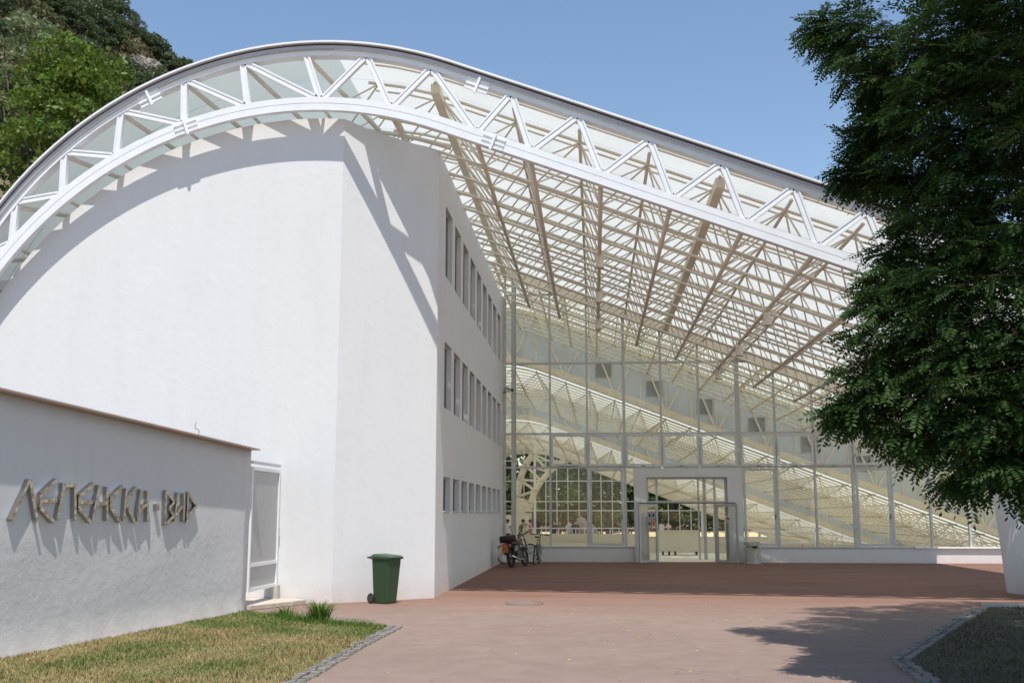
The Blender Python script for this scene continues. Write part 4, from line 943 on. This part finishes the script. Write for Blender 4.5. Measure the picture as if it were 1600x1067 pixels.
# hill
def hz(x, y):
    h = -.975 * x + 6.5 - .42 * max(0, 165 - y) - 1.2 * max(0, y - 168)
    h += 5 * mnoise.noise(V((x * .07, y * .07, 0))) + 2.2 * mnoise.noise(V((x * .22, y * .22, 3)))
    return h + 3.0 * math.sin(x * .11 + y * .05) + 2.2 * math.sin(x * .23 - y * .17) + 1.2 * math.sin(x * .5 + y * .41)
m_ = MB(); nx, ny = 130, 110; XA, XB, YA, YB = -190, -14, 45, 215
for j in range(ny + 1):
    for i in range(nx + 1):
        x = XA + (XB - XA) * i / nx; y = YA + (YB - YA) * j / ny; m_.v.append((x, y, max(-2, hz(x, y))))
for j in range(ny):
    for i in range(nx): a = j * (nx + 1) + i; m_.f.append((a, a + 1, a + nx + 2, a + nx + 1))
tag(m_.build('hill', 'hill', None, True), kind='structure')
# rock outcrop
def rock(name, c, r, label):
    bm = bmesh.new(); bmesh.ops.create_icosphere(bm, subdivisions=5, radius=1)
    for v in bm.verts:
        q = v.co.copy(); k = q * 1.7 + V((c[0], 0, 0)); st_ = V((k.x * .9, k.y * .9, k.z * 4.5 + k.x * 1.6))
        d = .42 * mnoise.noise(k) + .26 * mnoise.noise(st_ * 1.3) + .16 * mnoise.noise(st_ * 3.1) + .08 * mnoise.noise(st_ * 7); v.co = q * (1 + d)
    me = bpy.data.meshes.new(name); bm.to_mesh(me); bm.free(); me.materials.append(M['hill_rock']); o = link(name, me); o.location = c; o.scale = r; o.rotation_euler = (.1, .35, .4); return tag(o, label, 'rock')
def on_hill(px, elv):    # first point of the slope met in that direction
    Y = 60.
    while Y < 166 and (hz(px * Y, Y) - 1.7) / Y < elv: Y += .5
    return px * Y, Y, hz(px * Y, Y)
for px, elv, r, lb in ((-.464, .452, (.021, .014, .019), 'largest grey layered rock face high on the hill near the skyline'), (-.450, .440, (.013, .012, .012), 'grey rock outcrop just right of the largest hillside rock face'), (-.506, .424, (.014, .012, .010), 'low grey rock outcrop on the hill just above the roof edge')):
    x, y, z = on_hill(px, elv); rock('rock_outcrop', (x, y + 1.0, z - .6), tuple(q * y for q in r), lb)
SL_ = 'rounded dark green scrub bush growing on the steep hillside'
SLS = (SL_, 'paler yellowish green scrub bush growing on the steep hillside', 'taller upright dark scrub bush growing on the steep hillside')
protos = []
for k, (mt, h, rx) in enumerate((('leaf_scrub', 4.4, 2.7), ('leaf_scrub_light', 3.6, 2.5), ('leaf_scrub', 5.4, 2.4))):
    p = make_tree('hillside_bush', h, rx, 11, .20, 42, mt, SLS[k], 'bush', 'bushes on the steep hillside', base=.18, trunk=.12); protos.append(p)
cnt = 0
for i in range(4000):
    Y = random.uniform(125, 168); px = random.uniform(-.70, -.405); x = px * Y; z = hz(x, Y)
    if z < 4: continue
    elv = (z - 1.7) / Y
    if elv < .37 or elv > .68: continue
    q = math.sin(x * .13 + 1) * math.sin(Y * .09) + .5 * math.sin(x * .31 + Y * .2)
    if q < -.6: continue
    if -.476 < px < -.446 and (.425 < elv < .462): continue
    p = protos[cnt % 3]; o = p if cnt < 3 else copy_tree(p)
    s = random.uniform(.5, 1.2); o.location = (x, Y, z - .4); o.scale = (s * random.uniform(.9, 1.3), s * random.uniform(.9, 1.2), s); o.rotation_euler = (0, 0, random.uniform(0, 6.28)); cnt += 1
    if cnt >= 270: break
n = 26000; sy = rng.uniform(110, 169, n); sx = rng.uniform(-.72, -.40, n) * sy; cl_ = []
pts_ = np.array([(a, b, hz(a, b)) for a, b in zip(sx, sy)]); pts_ = pts_[pts_[:, 2] > 3]; n = len(pts_)
pts_[:, 2] += rng.uniform(.0, .5, n); qd = np.array([[-1, 0, 0], [0, -.6, .2], [1, 0, .3], [0, .6, .2]])
vv = pts_[:, None, :] + np.einsum('nij,kj->nki', rand_rot(n), qd) * rng.uniform(.18, .6, n)[:, None, None]
tag(link('hillside_undergrowth', np_mesh('hillside_undergrowth', vv, 4, 'leaf_dry')), 'low dry undergrowth between the bushes on the hillside', 'undergrowth', kind='stuff')
# ridge bushes that make the skyline
RID = ('lowest skyline bush, touching the roof edge', 'skyline bush just inside the lowest one', 'skyline bush right of the rock face', 'skyline bush above the rock face', 'skyline bush near the top edge of the picture', 'topmost skyline bush cut by the picture edge', 'skyline bush over the right side of the rock face', 'skyline bush over the left side of the rock face')
for (px, elv), rl in zip(((-.424, .450), (-.433, .462), (-.445, .474), (-.458, .486), (-.480, .512), (-.500, .530), (-.451, .480), (-.468, .503)), RID):
    Y = 158; o = copy_tree(protos[cnt % 3]); o.location = (px * Y, Y, min(hz(px * Y, Y), elv * Y + 1.7 - 2.4)); s = random.uniform(.9, 1.15); o.scale = (s * 1.2, s * 1.2, s); o.rotation_euler = (0, 0, cnt * 1.3); cnt += 1; o['label'] = rl
def sprawl(name, loc, h, rx, n, size, dens, mat, label, cat='tree', trunk=.3, base=.25):
    t = make_tree(name, h, rx, n, size, dens, mat, label, cat, base=base, trunk=trunk); t.location = loc; return t
sprawl('leafy_tree', (-25.1, 47, 0), 24.4, 3.9, 50, .17, 48, 'leaf_bright', 'bright green leafy tree rising behind the left end of the roof')
sprawl('leafy_tree.001', (-30.8, 52, 0), 25, 4.6, 34, .18, 42, 'leaf_mid', 'taller mid green tree at the left edge behind the bright one')
sprawl('flowering_tree', (-28.3, 48.5, 8), 18.9, 2.2, 18, .16, 60, 'leaf_pale', 'pale flowering treetop at the upper left corner', base=.68)
# trees outside the rear glazing
LB = ['broad dark tree outside the rear glazing, %s', 'leafy green tree outside the rear glazing, %s']
first = None
spots = [(-22, 104, 1.0, 'beyond the far left panes'), (-12.5, 106, .95, 'behind the lattice arch'), (-5.5, 103, 1.05, 'left of the rocky mound'), (1.2, 105, .95, 'behind the rocky mound'), (7.5, 104, 1.0, 'behind the reception counter'), (14, 106, 1.0, 'behind the guard rails'), (20.5, 104, .9, 'beyond the handrail at the right'), (-2, 112, 1.2, 'rear row behind the gridded window'), (10, 113, 1.2, 'rear row above the reception counter')]
pA = make_tree('broad_tree', 12, 4.6, 26, .26, 16, 'leaf_mid', LB[1] % spots[0][3], 'tree', 'trees outside the rear glazing', base=.08, trunk=.25)
pB = make_tree('broad_tree', 12, 4.8, 26, .26, 16, 'leaf_dark', LB[0] % spots[1][3], 'tree', 'trees outside the rear glazing', base=.08, trunk=.25)
for i, (x, y, s, wh) in enumerate(spots):
    src = (pA, pB)[i % 2]; o = src if i < 2 else copy_tree(src); o['label'] = LB[(i + 1) % 2] % wh
    o.location = (x, y, 0); o.scale = (s, s, s); o.rotation_euler = (0, 0, i * 1.7)
bank = [(rng.uniform(-40, 40), 117 + rng.uniform(-1.5, 1.5), rng.uniform(.3, 10), 2.8, 1.6, 2.4) for _ in range(130)]
tag(link('shrub_bank', np_mesh('shrub_bank', leaf_cloud(bank, 22, .42), 4, 'leaf_dark')), 'dense green bank of shrubs far behind the hall', 'shrubs', kind='stuff')

# large acacia in the right foreground
acc = thing('acacia_tree', 'large dark acacia with feathery pinnate leaves hanging into the view', 'tree', (8.4, 13, 0))
def at(px, py, Y):    # picture direction at depth Y along the building axis
    x = (px - 930) / 1671 * Y; z = 1.7 + (801 - py) / 1671 * Y; return (x, Y, z)
CL = [  # outline boughs: px, py, depth, radius
 (1330, 30, 12.5, .55), (1290, 15, 12.8, .35), (1400, 60, 12, .8), (1375, 110, 12.2, .4), (1480, 60, 11.5, .9), (1560, 40, 11, .9), (1400, 150, 12, .5), (1470, 150, 11.3, .9), (1570, 150, 10.8, 1.0),
 (1375, 172, 12.3, .28), (1350, 215, 12.4, .30), (1400, 235, 12, .5), (1320, 262, 12.6, .22), (1380, 275, 12.2, .35), (1450, 250, 11.6, .8), (1550, 260, 11, 1.0), (1430, 330, 11.8, .5), (1500, 350, 11.2, .9), (1590, 370, 10.6, 1.0),
 (1415, 400, 11.8, .45), (1400, 445, 11.4, .5), (1365, 470, 11.3, .42), (1345, 520, 11.2, .4), (1340, 570, 11.1, .42), (1320, 610, 11.0, .34), (1290, 640, 11.0, .22), (1330, 645, 11.0, .28), (1400, 510, 11.0, .6), (1400, 590, 10.9, .5), (1460, 470, 11, .8), (1540, 470, 10.5, 1.0),
 (1460, 570, 10.6, .7), (1540, 580, 10.3, .9), (1420, 650, 10.5, .4), (1395, 688, 10.5, .22), (1450, 690, 10.4, .42), (1500, 660, 10.3, .6), (1570, 680, 10.0, .8), (1480, 722, 10.3, .26), (1540, 722, 10.1, .34), (1590, 735, 9.9, .36), (1620, 600, 10, 1.0), (1640, 450, 10.2, 1.1), (1650, 250, 10.5, 1.2), (1640, 80, 10.8, 1.2)]
CW = [(*at(a + 48, b, c), r * .92) for a, b, c, r in CL]
CW += [(*at(a + 46, b, c), r) for a, b, c, r in ((1352, 172, 12.3, .15), (1375, 178, 12.2, .2), (1318, 212, 12.5, .14), (1345, 222, 12.4, .2), (1296, 262, 12.6, .13), (1325, 268, 12.5, .18), (1365, 282, 12.3, .2), (1352, 398, 11.9, .18), (1385, 405, 11.8, .22), (1340, 445, 11.4, .15), (1275, 640, 11.0, .13), (1365, 684, 10.6, .12), (1400, 692, 10.5, .15), (1445, 745, 10.4, .14), (1270, 8, 12.8, .14), (1300, 45, 12.6, .18), (1355, 105, 12.3, .16))]
for i in range(14):  # crown overhead, added to shade the boughs below
    CW.append((random.uniform(4.6, 8.2), random.uniform(8.6, 12.2), random.uniform(7.6, 10.5), 1.31))
for i in range(22):  # extra crown added overhead to block sky light from the right lawn
    CW.append((random.uniform(4.8, 11.5), random.uniform(5.5, 14.5), random.uniform(7.4, 9.6), 1.31))
for i in range(26):   # the rest of the crown, above and to the right of the frame
    a = i * 2.4; CW.append((8.2 + 3.9 * math.cos(a) * random.uniform(.5, 1), 12.6 + 3.4 * math.sin(a) * random.uniform(.4, 1), random.uniform(6.5, 11.5), 1.35))
NP = 8
def pinnate(P, D, L):   # P base, D rachis direction, L length; returns leaflet quads
    n = len(P); D = D / np.linalg.norm(D, axis=1)[:, None]; upv = np.tile(np.array([0, 0, 1.]), (n, 1)) + rng.normal(size=(n, 3)) * .35
    S = np.cross(D, upv); S /= np.linalg.norm(S, axis=1)[:, None] + 1e-9; Nn = np.cross(S, D); out = []
    for i in range(NP + 1):
        u = .15 + .85 * i / NP; c = P + D * (L * u)[:, None] - Nn * (L * .16 * u * u)[:, None]
        for s in ((-1, 1) if i < NP else (0,)):
            d = (S * s + D * .45) if s else D; d = d / np.linalg.norm(d, axis=1)[:, None]; d = d - Nn * rng.uniform(-.1, .5, n)[:, None]
            ll_ = (L * (.23 if u < .85 else .19))[:, None]; wv = np.cross(d, Nn) * ll_ * .22
            out.append(np.stack([c, c + d * ll_ * .5 + wv, c + d * ll_, c + d * ll_ * .5 - wv], 1))
    return np.concatenate(out)
TP, TD, TL = [], [], []; tw = MB(); trunk_base = V((8.4, 13, 0))
for (x, y, z, r) in CW:
    c = np.array([x, y, z]); vis = r < 1.3
    nt_ = int((70 if vis else 30) * r ** 1.7 + (11 if vis else 0)); out_dir = c - np.array([8.4, 13, z * .8 + 1.2]); out_dir /= np.linalg.norm(out_dir)
    for q in range(nt_):
        d = rng.normal(size=3); d /= np.linalg.norm(d); p = c + d * r * rng.uniform(.15, 1) ** .5 * np.array([1, 1, .75]); dr = out_dir * .7 + d * .7 + np.array([0, 0, -.25]); dr /= np.linalg.norm(dr)
        L = rng.uniform(.22, .42) * (1 if r > .3 else .6); nl = 5; p0 = p - dr * L * .5
        if q % 5 == 0: tw.tube(tuple(p0 - dr * .25), tuple(p0 + dr * L), .006, 4, .002, caps=False)
        for i in range(nl):
            u = (i + .6) / nl; sgn = 1 if i % 2 else -1; sd_ = np.cross(dr, [0, 0, 1]); sd_ /= np.linalg.norm(sd_) + 1e-6
            ld = dr * (.35 + u * .5) + sd_ * sgn * (1.0 - .6 * u) + np.array([0, 0, rng.uniform(-.55, .15)]); TP.append(p0 + dr * L * u); TD.append(ld); TL.append(rng.uniform(.20, .36) * (1 if vis else 1.25))
lv = pinnate(np.array(TP), np.array(TD), np.array(TL))
o = link('crown', np_mesh('crown', lv, 4, 'leaf_acacia'), acc); o['kind'] = 'stuff'
tag(tw.build('twigs', 'twig', acc), kind='stuff')
tr = MB().path([(8.4, 13, -.2), (8.35, 13, .5), (8.2, 12.9, 2), (8.3, 12.8, 4), (8.1, 12.7, 6.5), (8.2, 12.6, 9.5)], [.34, .27, .23, .19, .13, .05], 12)
for (x, y, z, r) in CW[::2]:
    z0 = max(1.9, min(8, z - 1.2)); p0 = V((8.25, 12.85, z0)); p1 = V((x, y, z)); md = (p0 + p1) / 2 + V((random.uniform(-.3, .3), random.uniform(-.3, .3), .35))
    tr.path([p0, md, p1], [.075, .045, .012], 6)
tr.build('trunk', 'bark', acc, True)
for o in bpy.data.objects:
    if '_w' in o: del o['_w']
